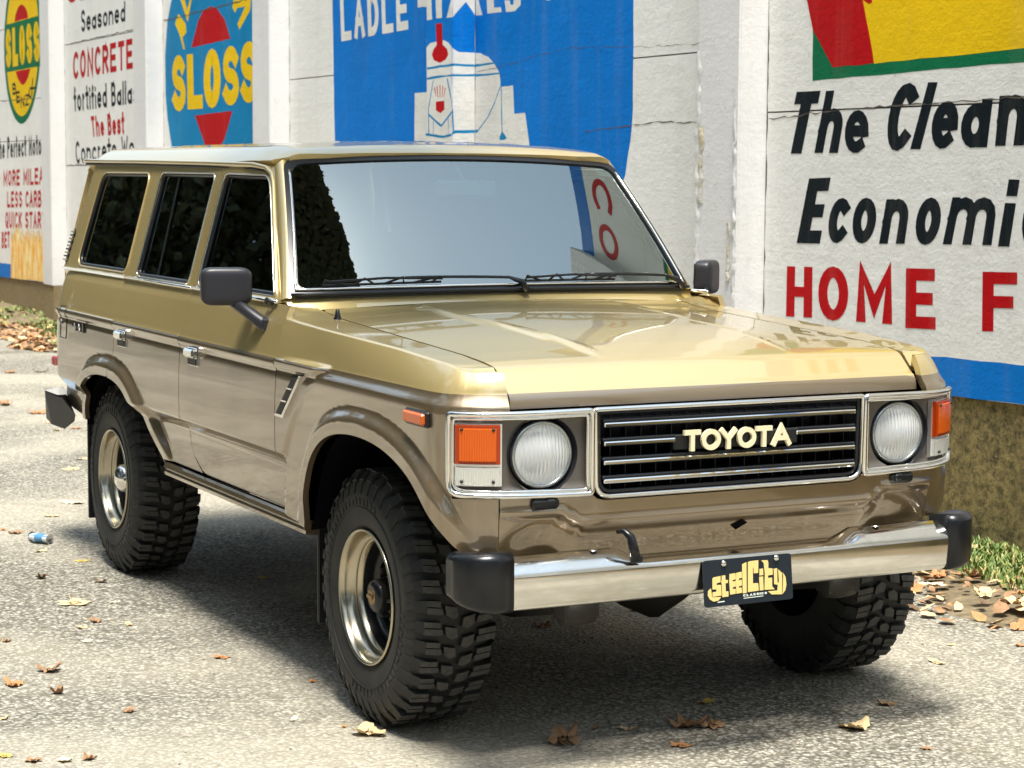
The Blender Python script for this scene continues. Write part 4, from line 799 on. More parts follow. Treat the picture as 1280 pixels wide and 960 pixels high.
# headlight bezels
for s in (-1, 1):
    S0, S1 = .466, PS[-1] - UB + .003
    def FB(a, c, d, s=s): return path(a, c, d, s)
    ring = []
    outer = rounded([(S0, .808), (S1, .818), (S1, 1.040), (S0, 1.042)], [.012, .035, .010, .010], 4)
    OUT = resample(outer, .02)
    b = MB(); b.tube([path(a, c, .008, s) for a, c in OUT], .0085, 8, 0, closed=True, sq=(1.0, 1.0))
    b.tube([path(S0 + .012 + (a - S0) * (1 - .024 / (S1 - S0)), .925 + (c - .925) * .90, .004, s) for a, c in OUT], .006, 8, 0, closed=True)
    BZ = b.build('headlight_bezel', 'chrome', CAR)
    # gray inner plate with round hole
    hc = (.608, .923); hr = .107
    hole = [(hc[0] + hr * math.cos(t), hc[1] + hr * math.sin(t)) for t in np.linspace(0, 2 * PI, 33)[:-1]]
    U0 = PS[-1]
    def plate(u, v):
        X, Y, nx, ny = plan(U0 - u); off = -.004 - .010 * ss(.006, .026, .108 - np.abs(v - .925)) * 1.0
        return X + nx * off, (Y + ny * off), v + 0 * u
    inner = rounded([(S0 + .008, .818), (S1 - .008, .824), (S1 - .008, 1.034), (S0 + .008, 1.036)], .01, 3)
    panel('bezel_plate', inner, [hole], plate, .02, 'bezel_gray', BZ, mirror=(s < 0), sub=.012, lip=.01)
    HX = path(hc[0], hc[1], 0, s); nrm_a = math.atan2(.06, 1) * s
    cx, cy = .726, s * .6095
    b = MB(); b.lathe([(.108, .0), (.103, -.030), (.088, -.036)], 40, 'X', (cx + .012, cy, .923), 0); b.build('lamp_bowl', 'mirror_plastic', BZ)
    b = MB(); b.lathe([(.096, -.012), (.095, .004), (.090, .009), (.0845, .006), (.084, -.006)], 48, 'X', (cx, cy, .923)); HR = b.build('lamp_ring', 'lamp_ring', BZ)
    b = MB(); b.lathe([(.084, -.002), (.0, -.060)], 40, 'X', (cx, cy, .923)); b.lathe([(0.012, -.05), (.014, -.02), (0, -.015)], 12, 'X', (cx, cy, .923)); b.build('reflector_bowl', 'reflector', HR)
    b = MB(); b.lathe([(r, .004 + .022 * (1 - (r / .085) ** 2)) for r in (.085, .075, .06, .045, .03, .015, .0)], 40, 'X', (cx, cy, .923)); b.build('headlight', 'headlight_glass', BZ)
    # marker lamp wrapping the corner
    M0, M1 = .742, S1 - .022
    def blk(z0, z1, o0, o1, m0=M0, m1=M1):
        ks = np.linspace(m0, m1, 9); vs = []
        for a in ks:
            for (z, o) in ((z0, o0), (z0 + .004, o1), (z1 - .004, o1), (z1, o0)): vs.append(path(a, z, o, s))
        fs = [(4 * i + j, 4 * i + j + 1, 4 * i + 4 + j + 1, 4 * i + 4 + j) for i in range(8) for j in range(3)] + [(0, 1, 2, 3), (32, 33, 34, 35)]
        return MB().add(vs, fs)
    TS = blk(.900, 1.014, -.005, .015).build('turn_signal', 'amber_rim', BZ, fix=True); blk(.909, 1.005, .010, .0185, M0 + .011, M1 - .011).build('amber_lens', 'amber_lens', BZ, fix=True)
    blk(.842, .897, -.005, .015).build('parking_light', 'clear_lens', BZ, fix=True)
    blk(.838, 1.018, -.012, .002, M0 - .006, M1 + .006).build('lamp_housing', 'reflector', BZ, fix=True)
    for a, z in ((M0 + .018, 1.000), (M1 - .018, 1.000), (M0 + .018, .856), (M1 - .018, .856)):
        MB().lathe([(0, .003), (.0045, .002), (.005, -.002)], 10, 'X', path(a, z, .0185, s)).build('lens_screw', 'under_metal', TS)
# ---- bumper
b = MB()
NY = 41; prf = lambda c: [(.748, .640 - c * .030), (.752, .652 - c * .030), (.768, .650 - c * .030), (.797, .634 - c * .016), (.814, .620 - c * .006), (.821, .611), (.823, .600), (.820, .525), (.814, .513), (.800, .506)]
vs = []
for i in range(NY):
    y = -.746 + 1.492 * i / (NY - 1); c = float(1 - ss(.34, .40, abs(y - .005))); bow = .012 * (1 - (y / .75) ** 2)
    vs += [(x + bow, y, z) for x, z in prf(c)]
n = len(prf(0)); b.add(vs, [(n * i + j, n * i + j + 1, n * (i + 1) + j + 1, n * (i + 1) + j) for i in range(NY - 1) for j in range(n - 1)], 0, True)
BU = b.build('front_bumper', 'bumper_chrome', CAR)
for s in (-1, 1):
    # black end cap: loft along plan from the chrome end round the corner
    st = [(.826, .742, 0), (.824, .80, 0), (.810, .836, .006), (.780, .866, .012), (.745, .882, .020), (.700, .888, .034)]
    sec = [(-.10, .662), (-.03, .672), (-.014, .670), (-.002, .658), (0, .650), (0, .522), (-.004, .512), (-.014, .504), (-.06, .500)]
    vs = []
    for i, (x, y, dz) in enumerate(st):
        a = st[max(0, i - 1)]; c = st[min(len(st) - 1, i + 1)]; t = Vector((c[0] - a[0], c[1] - a[1])).normalized(); nx, ny = -t.y * -1, t.x * -1
        nx, ny = t.y, -t.x
        if ny < 0 or (abs(ny) < .2 and nx < 0): nx, ny = -nx, -ny
        vs += [(x + nx * o_, s * (y + ny * o_), z + (dz if z < .6 else -dz * .2)) for o_, z in sec]
    k = len(sec); fs = [(k * i + j, k * i + j + 1, k * (i + 1) + j + 1, k * (i + 1) + j) for i in range(len(st) - 1) for j in range(k - 1)] + [tuple(range(k)), tuple(range(k * (len(st) - 1), k * len(st)))]
    MB().add(vs, fs, 0, True).build('bumper_end_cap', 'black_plastic', BU, fix=True)
b = MB(); b.tube([(.795, -.405, .702), (.812, -.392, .706), (.826, -.378, .690), (.832, -.372, .660), (.836, -.368, .628)], [.006, .009, .012, .014, .015], 8); b.box((.838, -.366, .628), (.012, .040, .022), bev=.004); b.build('tow_hook', 'black_plastic', BU)
for y in (-.47, .50): MB().lathe([(0, .004), (.010, .003), (.012, 0)], 12, 'Z', (.775, y, .650)).build('bumper_bolt', 'chrome', BU)
# ---- plate
def PF(a, c, d):  # a: 0..1 left(-y)->right, c: 0..1 bottom->top
    return (.853 - .016 * c + d, -.150 + .302 * a, .474 + .132 * c)
b = MB(); b.prism(rr(0, 0, 1, 1, [.03, .05, .05, .03] if False else .05, 4), PF, 0, .003); PL = b.build('front_plate', 'plate_black', CAR, fix=True)
def pp(x, y):  # crop coordinates of the plate -> plate units
    # corners TL(150,85) TR(1245,0) BR(1165,545) BL(60,640)
    v = (y - 85 + (x - 150) * .0776) / 555.0; left = 150 - 90 * v; right = 1245 - 80 * v
    return ((x - left) / (right - left), 1 - v)
LET = [[(222, 300), (240, 282), (325, 268), (310, 340), (262, 352), (255, 375), (310, 372), (290, 500), (180, 515), (190, 462), (238, 455), (244, 425), (196, 425)],
 [(340, 264), (384, 259), (374, 318), (404, 314), (397, 350), (368, 353), (350, 455), (382, 452), (372, 512), (296, 522), (322, 357), (318, 357), (323, 324), (330, 322)],
 [(440, 245), (512, 235), (502, 305), (460, 318), (456, 338), (494, 330), (484, 395), (446, 404), (440, 425), (476, 424), (465, 482), (396, 492), (418, 330)],
 [(524, 232), (590, 220), (582, 290), (540, 300), (534, 322), (572, 316), (560, 385), (520, 395), (514, 412), (552, 410), (543, 472), (474, 482), (498, 330)],
 [(615, 130), (672, 105), (600, 475), (552, 480)],
 [(690, 110), (710, 95), (822, 82), (790, 235), (735, 240), (748, 165), (735, 180), (700, 362), (745, 360), (765, 360), (755, 450), (618, 466)],
 [(815, 190), (860, 184), (848, 262), (800, 268)], [(792, 285), (842, 280), (815, 445), (768, 450)],
 [(858, 85), (935, 82), (940, 110), (925, 180), (978, 185), (965, 260), (905, 268), (898, 300), (950, 296), (930, 400), (955, 438), (828, 442), (870, 250), (882, 120)],
 [(990, 190), (1035, 182), (1005, 350), (1010, 368), (1025, 350), (1045, 195), (1085, 240), (1035, 500), (905, 500), (868, 462), (985, 455), (1005, 385), (960, 375), (975, 300)],
 [(1095, 232), (1118, 290), (1112, 380), (1085, 450), (1045, 495), (1092, 280)],
 [(180, 415), (172, 520), (280, 520), (240, 560), (180, 572), (140, 545), (125, 500), (140, 445)]]
for L_ in LET:
    MB().prism([pp(*q) for q in L_], PF, .0034, .0048).build('plate_letter', 'plate_gold', PL)
b = MB(); text_mesh(b, 'CLASSICS', .22, (pp(552, 522), pp(850, 492), pp(856, 466), pp(556, 492)), PF, .0036); b.add([PF(*pp(552, 545), .0036), PF(*pp(800, 520), .0036), PF(*pp(800, 512), .0036), PF(*pp(552, 537), .0036)], [(0, 1, 2, 3)]); b.add([PF(*pp(228, 588), .0036), PF(*pp(315, 578), .0036), PF(*pp(315, 566), .0036), PF(*pp(228, 576), .0036)], [(0, 1, 2, 3)])
b.build('plate_lettering', 'sticker', PL)
for q in ((390, 115), (1045, 55)):
    p = PF(*pp(*q), .004); MB().lathe([(0, .007), (.006, .007), (.009, .003), (.009, 0)], 12, 'X', p).build('plate_bolt', 'chrome', PL)
# ---- wipers
def WP(v, s_, off): return Vector([float(q) for q in wso(np.array(v), np.array(s_), off)])
for (tip, elb, piv) in (((-.86, .070), (-.01, .068), (.045, .0)), ((.08, .068), (.845, .072), (.905, .0))):
    b = MB(); n = 12
    line = [WP(tip[0] + (elb[0] - tip[0]) * i / n, tip[1] + (elb[1] - tip[1]) * i / n + .012 * math.sin(PI * i / n), .030) for i in range(n + 1)]
    b.tube(line[5:] + [WP(piv[0], piv[1] + .03, .035), WP(piv[0] + .02, piv[1] - .015, .02)], [.005] * (n - 4) + [.011, .014], 6)
    WI = b.build('windshield_wiper', 'black_plastic', CAR)
    b = MB(); bl = [WP(tip[0] + (elb[0] - tip[0]) * .62 * i / 12 * 1.0, tip[1] - .006 + .004 * i / 12, .012) for i in range(13)]; b.tube(bl, .0045, 5)
    for i in range(0, 12, 3): b.tube([bl[i], (bl[i] + line[i] * 1) / 2 + Vector((0.01, 0, .012)), bl[i + 2]], .004, 5)
    b.tube([bl[0] + Vector((.012, 0, .012)), bl[6] + Vector((.018, 0, .020)), bl[12] + Vector((.012, 0, .012))], .0045, 5); b.build('wiper_blade', 'black_trim', WI)
# sticker, interior mirror
P = [WP(v, s_, -.006) for v, s_ in ((.865, .885), (.95, .885), (.95, .925), (.865, .925))]; MB().add(P, [(0, 1, 2, 3)]).build('inspection_sticker', 'sticker', WSH)
b = MB(); b.box((-1.03, .0, 1.640), (.022, .245, .062), bev=.010); b.tube([(-1.04, 0, 1.66), (-1.13, 0, 1.735)], .007, 6); b.build('rear_view_mirror', 'sticker', CAR)
# ---- interior
for y in (-.40, .40):
    b = MB(); b.box((-1.38, y, .98), (.50, .50, .16), bev=.05); b.box((-1.66, y, 1.22), (.14, .48, .52), rot=Matrix.Rotation(math.radians(-12), 3, 'Y'), bev=.05); b.box((-1.72, y, 1.54), (.09, .26, .16), bev=.035); b.tube([(-1.70, y - .05, 1.45), (-1.71, y - .05, 1.5)], .006, 6); b.build('front_seat', 'seat_cloth', CAR)
b = MB(); b.box((-2.30, 0, .98), (.50, 1.30, .16), bev=.05); b.box((-2.58, 0, 1.20), (.14, 1.30, .48), rot=Matrix.Rotation(math.radians(-12), 3, 'Y'), bev=.05); b.build('rear_seat', 'seat_cloth', CAR)
b = MB(); b.box((-.86, 0, 1.16), (.36, 1.44, .18), bev=.04); b.box((-.93, .38, 1.26), (.20, .42, .06), bev=.02); b.build('dashboard', 'interior', CAR)
SWm = MB(); RM = Matrix.Rotation(math.radians(-62), 3, 'Y'); pc = Vector((-1.13, .39, 1.22)); SWm.tube([pc + RM @ Vector((.19 * math.cos(t), .19 * math.sin(t), 0)) for t in np.linspace(0, 2 * PI, 29)[:-1]], .013, 8, closed=True)
SWm.tube([pc + RM @ Vector((0, -.18, 0)), pc + RM @ Vector((0, .18, 0))], .014, 6); SWm.tube([pc, pc + Vector((.25, 0, -.12))], .022, 8); SWm.build('steering_wheel', 'black_plastic', CAR)
b = MB(); b.box((-2.25, 0, 1.755), (2.2, 1.24, .012)); b.box((-2.0, 0, .74), (3.0, 1.5, .02)); b.box((-3.42, 0, 1.05), (.02, 1.5, .5)); b.build('headliner_and_floor', 'interior', CAR)
# ---- underside
b = MB(); b.tube([(-.02, -.60, .40), (-.02, .60, .40)], .045, 12); b.lathe([(0, -.14), (.10, -.11), (.15, 0), (.10, .11), (0, .14)], 16, 'Y', (0, .18, .40)); b.tube([(.10, -.55, .43), (.10, .55, .43)], .018, 8); b.build('front_axle', 'under_metal', CAR); b = MB(); b.tube([(-2.73, -.60, .40), (-2.73, .60, .40)], .045, 12)
b.lathe([(0, -.14), (.11, -.11), (.16, 0), (.11, .11), (0, .14)], 16, 'Y', (-2.73, .0, .40)); b.build('rear_axle', 'under_metal', CAR)
for s in (-1, 1):
    for x0 in (0, -2.73):
        b = MB(); b.tube([(x0 + .62, s * .455, .455), (x0 + .3, s * .455, .385), (x0, s * .455, .360), (x0 - .3, s * .455, .385), (x0 - .62, s * .455, .47)], .030, 4, sq=(1.3, .7))
        b.lathe([(0, -.05), (.038, -.05), (.042, 0), (.038, .05), (0, .05)], 14, 'Y', (x0 + .655, s * .455, .455)); b.box((x0 + .655, s * .405, .49), (.07, .012, .11)); b.box((x0 + .655, s * .505, .49), (.07, .012, .11)); b.build('leaf_spring', 'under_metal', CAR)
    b = MB(); b.box((-1.4, s * .47, .50), (4.0, .08, .11)); b.build('chassis_rail', 'under_metal', CAR)
    b = MB(); b.box((-.42, s * .72, .44), (.014, .20, .40), bev=.004); b.build('mud_flap', 'black_trim', CAR)
    b = MB(); b.box((-3.11, s * .73, .40), (.014, .20, .44), bev=.004); b.build('mud_flap', 'black_trim', CAR)
MB().tube([(-3.0, -.55, .47), (-2.0, -.35, .46), (-.9, -.30, .44)], .03, 10).build('exhaust_pipe', 'under_metal', CAR)
# rear bumper: chrome bar with black corner
b = MB(); b.box((-3.66, 0, .62), (.10, 1.40, .11), bev=.02); RB = b.build('rear_bumper', 'bumper_chrome', CAR)
for s in (-1, 1):
    vs = [(-3.16, .868, .632), (-3.32, .884, .690), (-3.56, .900, .700), (-3.68, .86, .700), (-3.69, .78, .700), (-3.20, .862, .600), (-3.30, .880, .555), (-3.46, .898, .560), (-3.62, .880, .570), (-3.69, .78, .570)]
    vs = [(x, s * y, z) for x, y, z in vs]
    MB().add(vs, [(0, 1, 6, 5), (1, 2, 7, 6), (2, 3, 8, 7), (3, 4, 9, 8), (0, 1, 2, 3, 4)]).build('bumper_end_cap', 'black_trim', RB)
    MB().add([(-3.36, s * .893, .702), (-3.56, s * .905, .706), (-3.66, s * .875, .704), (-3.66, s * .80, .704), (-3.4, s * .80, .70)], [(0, 1, 2, 3, 4)]).build('bumper_top', 'chrome', RB)
# ---- wheels
def make_wheel(front=True):
    w = empty('wheel', (0, 0, 0), CAR)
    b = MB(); pr = [(.200, -.255), (.203, -.012), (.212, -.004), (.225, .002), (.250, .008), (.262, .0085), (.290, .010), (.318, .010), (.326, .0065), (.340, .003), (.352, -.002), (.366, -.012), (.374, -.028), (.377, -.05), (.378, -.12), (.377, -.20), (.374, -.228), (.362, -.245), (.33, -.262), (.28, -.270), (.22, -.262), (.200, -.255)]
    b.lathe(pr, 96, 'Y', mi=0)
    K = 40; R0 = .374; R1 = .393
    def cyl(a, y, r): return (r * math.cos(a), y, r * math.sin(a))
    def block(poly, r1=R1, r0=R0, edge=.8):
        n_ = len(poly); V = [cyl(a, y, r0) for a, y in poly]; ca = sum(p[0] for p in poly) / n_; cy = sum(p[1] for p in poly) / n_
        V += [cyl(ca + (a - ca) * .93, cy + (y - cy) * .93, r1) for a, y in poly]
        b.add(V, [tuple(range(n_, 2 * n_))], 1); b.add(V, [(i, (i + 1) % n_, n_ + (i + 1) % n_, n_ + i) for i in range(n_)], 0)
    da = 2 * PI / K; yc = -.131
    for k in range(K):
        a = k * da; q = da
        alt = .010 if k % 2 else 0
        # outer shoulder lug (towards +y face)
        for s, ph in ((1, 0), (-1, .5)):
            o = a + ph * q; Y = lambda y: yc + s * y
            block([(o + .04 * q, Y(.118 - alt)), (o + .33 * q, Y(.118 - alt)), (o + .44 * q, Y(.060)), (o + .14 * q, Y(.060))])
            block([(o + .36 * q, Y(.118 - alt)), (o + .68 * q, Y(.118 - alt)), (o + .80 * q, Y(.062)), (o + .76 * q, Y(.052)), (o + .48 * q, Y(.056))])
            # wrap-over lug on the shoulder
            aa, bb = o + .06 * q, o + .62 * q; y1, y2 = Y(.114 - alt), Y(.132)
            V = [cyl(aa, y1, .3915), cyl(bb, y1, .3915), cyl(bb, y2, .362), cyl(aa, y2, .362), cyl(aa, y1, .366), cyl(bb, y1, .366), cyl(bb, Y(.126), .352), cyl(aa, Y(.126), .352)]
            b.add(V, [(0, 1, 2, 3), (0, 3, 7, 4), (1, 5, 6, 2), (3, 2, 6, 7)], 0)
            # sidewall rib
            y3 = Y(.139); y4 = Y(.1435)
            V = [cyl(o + .12 * q, Y(.130), .360), cyl(o + .50 * q, Y(.130), .360), cyl(o + .62 * q, y4, .318), cyl(o + .30 * q, y4, .318), cyl(o + .12 * q, Y(.122), .358), cyl(o + .50 * q, Y(.122), .358), cyl(o + .62 * q, Y(.132), .316), cyl(o + .30 * q, Y(.132), .316)]
            b.add(V, [(0, 1, 2, 3), (0, 3, 7, 4), (1, 5, 6, 2), (3, 2, 6, 7)], 0)
            # centre blocks
            o2 = a + (.32 if s > 0 else .82) * q
            block([(o2 + .02 * q, Y(.050)), (o2 + .50 * q, Y(.046)), (o2 + .74 * q, Y(.026)), (o2 + .64 * q, Y(.004)), (o2 + .16 * q, Y(.010)), (o2 + .10 * q, Y(.030))])
    # raised sidewall letters' band
    b.lathe([(.2745, .0095), (.2755, .0125), (.2775, .0125), (.2785, .0100)], 96, 'Y', mi=0)
    for k in range(64):
        if k % 32 > 19: continue
        a = k * 2 * PI / 64; wd = (.005, .008, .004)[k % 3]; r1_, r2_ = .284, (.306, .300, .308)[k % 3]
        V = [(r_q * math.cos(a + s_ * wd / r_q), h_, r_q * math.sin(a + s_ * wd / r_q)) for h_ in (.0085, .0125) for r_q, s_ in ((r1_, -1), (r1_, 1), (r2_, 1), (r2_, -1))]
        b.add(V, [(4, 5, 6, 7), (0, 1, 5, 4), (1, 2, 6, 5), (2, 3, 7, 6), (3, 0, 4, 7)], 0)
    ty = b.build('tyre', ['rubber', 'tread_rubber'], w, fix=False)
    b = MB()
    for txt, a0, a1 in (('MUD TERRAIN', 58, 122), ('MUD TERRAIN', 238, 302)):
        def FT(a, c, d): 
            t = math.radians(a0 + (1 - a) * (a1 - a0)); r = .283 + c * .030; return (r * math.cos(t), .0105 + d, r * math.sin(t))
    # rim
    b = MB(); b.lathe([(.196, -.03), (.206, -.014), (.2105, .000), (.2095, .006), (.205, .0075), (.200, .002), (.197, -.012), (.194, -.030), (.186, -.040), (.178, -.044), (.174, -.042), (.170, -.046), (.166, -.060)], 80, 'Y')
    rim = b.build('rim', 'alloy', w)
    b = MB(); b.lathe([(.1665, -.060), (.160, -.085), (.156, -.122), (.150, -.112), (.14, -.108), (.075, -.100), (.062, -.085), (.058, -.075), (0, -.075)], 48, 'Y')  # black disc; barrel blackened too, for the dark reflection inside the dish
    dk = b.build('wheel_disc', 'black_plastic', rim)
    b = MB()
    for k in range(5):
        a = k * 2 * PI / 5 + .5; c = (.109 * math.cos(a), 0, .109 * math.sin(a)); b.lathe([(.030, -.1015), (.030, -.0995), (0, -.0995)], 20, 'Y', c)
    b.build('disc_opening', 'dark_void', rim)
    b = MB()
    if front:
        b.lathe([(.052, -.08), (.052, -.035), (.046, -.022), (.030, -.018), (0, -.018)], 24, 'Y'); b.lathe([(.058, -.085), (.058, -.065), (.045, -.060)], 6, 'Y', smooth=False)
        h = b.build('wheel_hub', 'black_plastic', w)
        b = MB(); b.lathe([(.026, -.019), (.024, -.0145), (.018, -.0135), (0, -.0150)], 20, 'Y'); b.box((0, -.0120, 0), (.040, .006, .010)); b.build('hub_dial', 'brass', h)
    else:
        b.lathe([(.062, -.085), (.062, -.055), (.056, -.030), (.040, -.014), (.020, -.006), (0, -.004)], 32, 'Y'); b.build('wheel_hub', 'chrome', w)
    for k in range(6):
        a = k * PI / 3; MB().lathe([(.011, -.09), (.011, -.066), (.007, -.062), (0, -.062)], 6, 'Y', (.078 * math.cos(a), 0, .078 * math.sin(a)), smooth=False).build('lug_nut', 'under_metal' if front else 'chrome', w)
    MB().tube([(-.19, -.02, .02), (-.165, .002, .018)], .005, 6).build('valve_stem', 'black_trim', rim)
    return w
WF = make_wheel(True); WR = make_wheel(False)
WF.location = (0, -.827, .4055); WF.rotation_euler = (0, 0, PI)
WR.location = (-2.73, -.825, .4055); WR.rotation_euler = (0, 0, PI)
w3 = copy_tree(WF, CAR); w3.location = (-.01, .985, .4055); w3.rotation_euler = (0, .3, 0)
w4 = copy_tree(WR, CAR); w4.location = (-2.73, .825, .4055); w4.rotation_euler = (0, .8, 0)
# ================================================================= setting
m = mat('asphalt', (0.2, 0.2, 0.19), 0.92)
v = coords(m)
jit = N(m, 'ShaderNodeTexNoise', Scale=38.0, Detail=3.0); LK(m, v, jit.inputs['Vector']); va = N(m, 'ShaderNodeVectorMath'); va.operation = 'MULTIPLY_ADD'; LK(m, jit.outputs['Color'], va.inputs[0]); va.inputs[1].default_value = (.016, .016, 0); LK(m, v, va.inputs[2])
vor = N(m, 'ShaderNodeTexVoronoi', Scale=64.0); LK(m, va.outputs[0], vor.inputs['Vector']); vor2 = N(m, 'ShaderNodeTexVoronoi', Scale=150.0); LK(m, va.outputs[0], vor2.inputs['Vector'])
big = noise(m, v, .55, 6, .6, .4); med = noise(m, v, 3.5, 7, .7); bl = noise(m, v, 1.1, 8, .75, .8)
stone = ramp(m, vor.outputs['Color'], [(0.0, (.085, .082, .07)), (.35, (.25, .24, .205)), (.65, (.42, .40, .345)), (.85, (.60, .57, .48)), (1.0, (.82, .79, .69))])
stone2 = ramp(m, vor2.outputs['Color'], [(0.0, (.11, .10, .08)), (.5, (.36, .335, .27)), (1.0, (.66, .61, .50))])
c0 = mixc(m, .38, stone, stone2)
edge = ramp(m, vor.outputs['Distance'], [(.30, (1, 1, 1)), (.62, (.30, .28, .24))]); c1 = mixc(m, .85, c0, edge, 'MULTIPLY')
c2 = mixc(m, ramp(m, big, [(.42, (0, 0, 0)), (.58, (1, 1, 1))]), c1, mixc(m, .5, c1, (.50, .455, .36)))
c3 = mixc(m, ramp(m, bl, [(.54, (0, 0, 0)), (.72, (.75, .75, .75))]), c2, mixc(m, .62, c2, (.115, .098, .045)))
c3 = mixc(m, ramp(m, med, [(.58, (0, 0, 0)), (.75, (.5, .5, .5))]), c3, mixc(m, .5, c3, (.08, .075, .06)))
setc(m, c3)
nb = bump(m, vor.outputs['Distance'], 1.0, .009); nb = bump(m, vor2.outputs['Distance'], .6, .003, nb); nb = bump(m, noise(m, v, 12, 6, .7), .35, .01, nb); setn(m, nb)
m = mat('dirt', (0.16, 0.12, 0.075), 0.95); v = coords(m); setc(m, ramp(m, noise(m, v, 14, 8, .75), [(.3, (.085, .065, .035)), (.5, (.17, .13, .075)), (.72, (.29, .235, .14))])); setn(m, bump(m, noise(m, v, 60, 6, .7), .6, .01))
# ground sheets
def sheet(name, x0, x1, y0, y1, z, mt, nx=2, ny=2, hf=None):
    vs = []; 
    for i in range(nx + 1):
        for j in range(ny + 1):
            x = x0 + (x1 - x0) * i / nx; y = y0 + (y1 - y0) * j / ny; vs.append((x, y, z + (hf(x, y) if hf else 0)))
    o = mesh(name, vs, [(i * (ny + 1) + j, (i + 1) * (ny + 1) + j, (i + 1) * (ny + 1) + j + 1, i * (ny + 1) + j + 1) for i in range(nx) for j in range(ny)], mt, smooth=True); return o
tag(sheet('ground', -400, 400, -400, 400, -.03, 'dirt'), kind='structure')
rng = random.Random(3)
def road_edge(x): return 1.92 + .55 * max(0, min(1, (-x - .3) / 1.5)) + .12 * math.sin(x * 1.9) + .07 * math.sin(x * 4.7 + 1) - .75 * max(0, min(1, (-x - 7) / 7))
xs = [-60 + i * .25 for i in range(481)]
vs = []; 
for x in xs: vs += [(x, -14, .013), (x, road_edge(x), .013)]
tag(mesh('road', vs, [(2 * i, 2 * i + 2, 2 * i + 3, 2 * i + 1) for i in range(len(xs) - 1)], 'asphalt'), kind='structure')
vs = []
for x in xs:
    e = road_edge(x)
    for k in range(8):
        t = k / 7; vs.append((x, e - .06 + (3.3 - e + .06) * t, .005 + .05 * min(1, t * 2.5) + .014 * math.sin(x * 3 + k) + rng.uniform(-.006, .006)))
tag(mesh('verge', vs, [(8 * i + j, 8 * i + 8 + j, 8 * i + 9 + j, 8 * i + j + 1) for i in range(len(xs) - 1) for j in range(7)], 'dirt', smooth=True), kind='structure')
# ---- wall materials
def wallmat(name, cols, rough=.75, gloss=0, bs=1.0):
    m = mat(name, cols[0], rough); v = coords(m)
    n1 = noise(m, v, 1.3, 8, .65); n2 = noise(m, v, 9, 8, .7); n3 = noise(m, v, 45, 6, .7)
    c = mixc(m, ramp(m, n1, [(.35, (0, 0, 0)), (.7, (1, 1, 1))]), cols[0], cols[1]); c = mixc(m, ramp(m, n2, [(.60, (0, 0, 0)), (.78, (1, 1, 1))]), c, cols[2])
    vs_ = coords(m, scale=(1, 1, .09)); st_ = noise(m, vs_, 5.5, 6, .65); c = mixc(m, ramp(m, st_, [(.52, (0, 0, 0)), (.80, (.5, .5, .5))]), c, mixc(m, .3, c, (.34, .31, .24)))
    setc(m, c); vo = N(m, 'ShaderNodeTexVoronoi', Scale=3.2); vo.feature = 'DISTANCE_TO_EDGE'
    vv = N(m, 'ShaderNodeVectorMath'); vv.operation = 'ADD'; LK(m, v, vv.inputs[0]); nc = N(m, 'ShaderNodeTexNoise', Scale=4.0, Detail=8.0); LK(m, v, nc.inputs['Vector']); LK(m, nc.outputs['Color'], vv.inputs[1]); LK(m, vv.outputs[0], vo.inputs['Vector'])
    cr = ramp(m, vo.outputs['Distance'], [(0.0, (0, 0, 0)), (.012, (1, 1, 1))]); msk = ramp(m, noise(m, v, 1.7, 3), [(.50, (0, 0, 0)), (.62, (1, 1, 1))])
    crk = mixc(m, msk, (1, 1, 1), cr)
    # horizontal board marks
    vb = coords(m, scale=(.35, .35, 5)); n4 = noise(m, vb, 2.2, 5, .6, .8)
    nb = bump(m, n4, .07 * bs, .03); nb = bump(m, n2, .45 * bs, .018, nb); nb = bump(m, n3, .5 * bs, .006, nb); nb = bump(m, crk, .4 * bs, .006, nb); setn(m, nb); return m
wallmat('wall_white', ((.84, .84, .815), (.78, .775, .74), (.56, .54, .47)), bs=.75)
wallmat('pier_white', ((.76, .76, .76), (.71, .71, .70), (.54, .53, .49)), bs=.5)
P_ = {}
for nme, c in dict(black=(.006, .012, .017), red=(.52, .004, .008), yellow=(.92, .60, .008), green=(.004, .17, .07), blue=(.001, .19, .66), blue2=(.003, .24, .52), white=(.80, .79, .75), fire=(.95, .62, .12)).items():
    d = tuple(min(1, q * .82) for q in c); e = tuple(min(1, q * .92 + .012) for q in c)
    wallmat('mural_' + nme, (c, d, e), .6 if nme != 'white' else .7, bs=.8); B(M['mural_' + nme]).inputs['Specular IOR Level'].default_value = .12
m = M['mural_fire']; v = coords(m, scale=(3, 3, .8)); n1 = ramp(m, noise(m, v, 3, 8, .8, .5), [(.35, (0, 0, 0)), (.65, (1, 1, 1))])
geo = N(m, 'ShaderNodeSeparateXYZ'); LK(m, coords(m), geo.inputs[0]); mr = N(m, 'ShaderNodeMapRange'); LK(m, geo.outputs['Z'], mr.inputs[0]); mr.inputs[1].default_value = .72; mr.inputs[2].default_value = 1.10; mr.inputs[3].default_value = 1.0; mr.inputs[4].default_value = -.15
ad = N(m, 'ShaderNodeMath'); ad.operation = 'ADD'; LK(m, mr.outputs[0], ad.inputs[0]); LK(m, n1, ad.inputs[1]); 
setc(m, mixc(m, ramp(m, noise(m, v, 3.0, 8, .8), [(.42, (0, 0, 0)), (.58, (1, 1, 1))]), (.90, .40, .03), (1.0, .84, .42)))
al = ramp(m, ad.outputs[0], [(.55, (0, 0, 0)), (.95, (1, 1, 1))]); LK(m, al, B(m).inputs['Alpha'])
m = mat('base_concrete', (.2, .16, .08), .95); v = coords(m); n1 = noise(m, v, 2.2, 8, .7); n2 = noise(m, v, 26, 10, .8, .3)
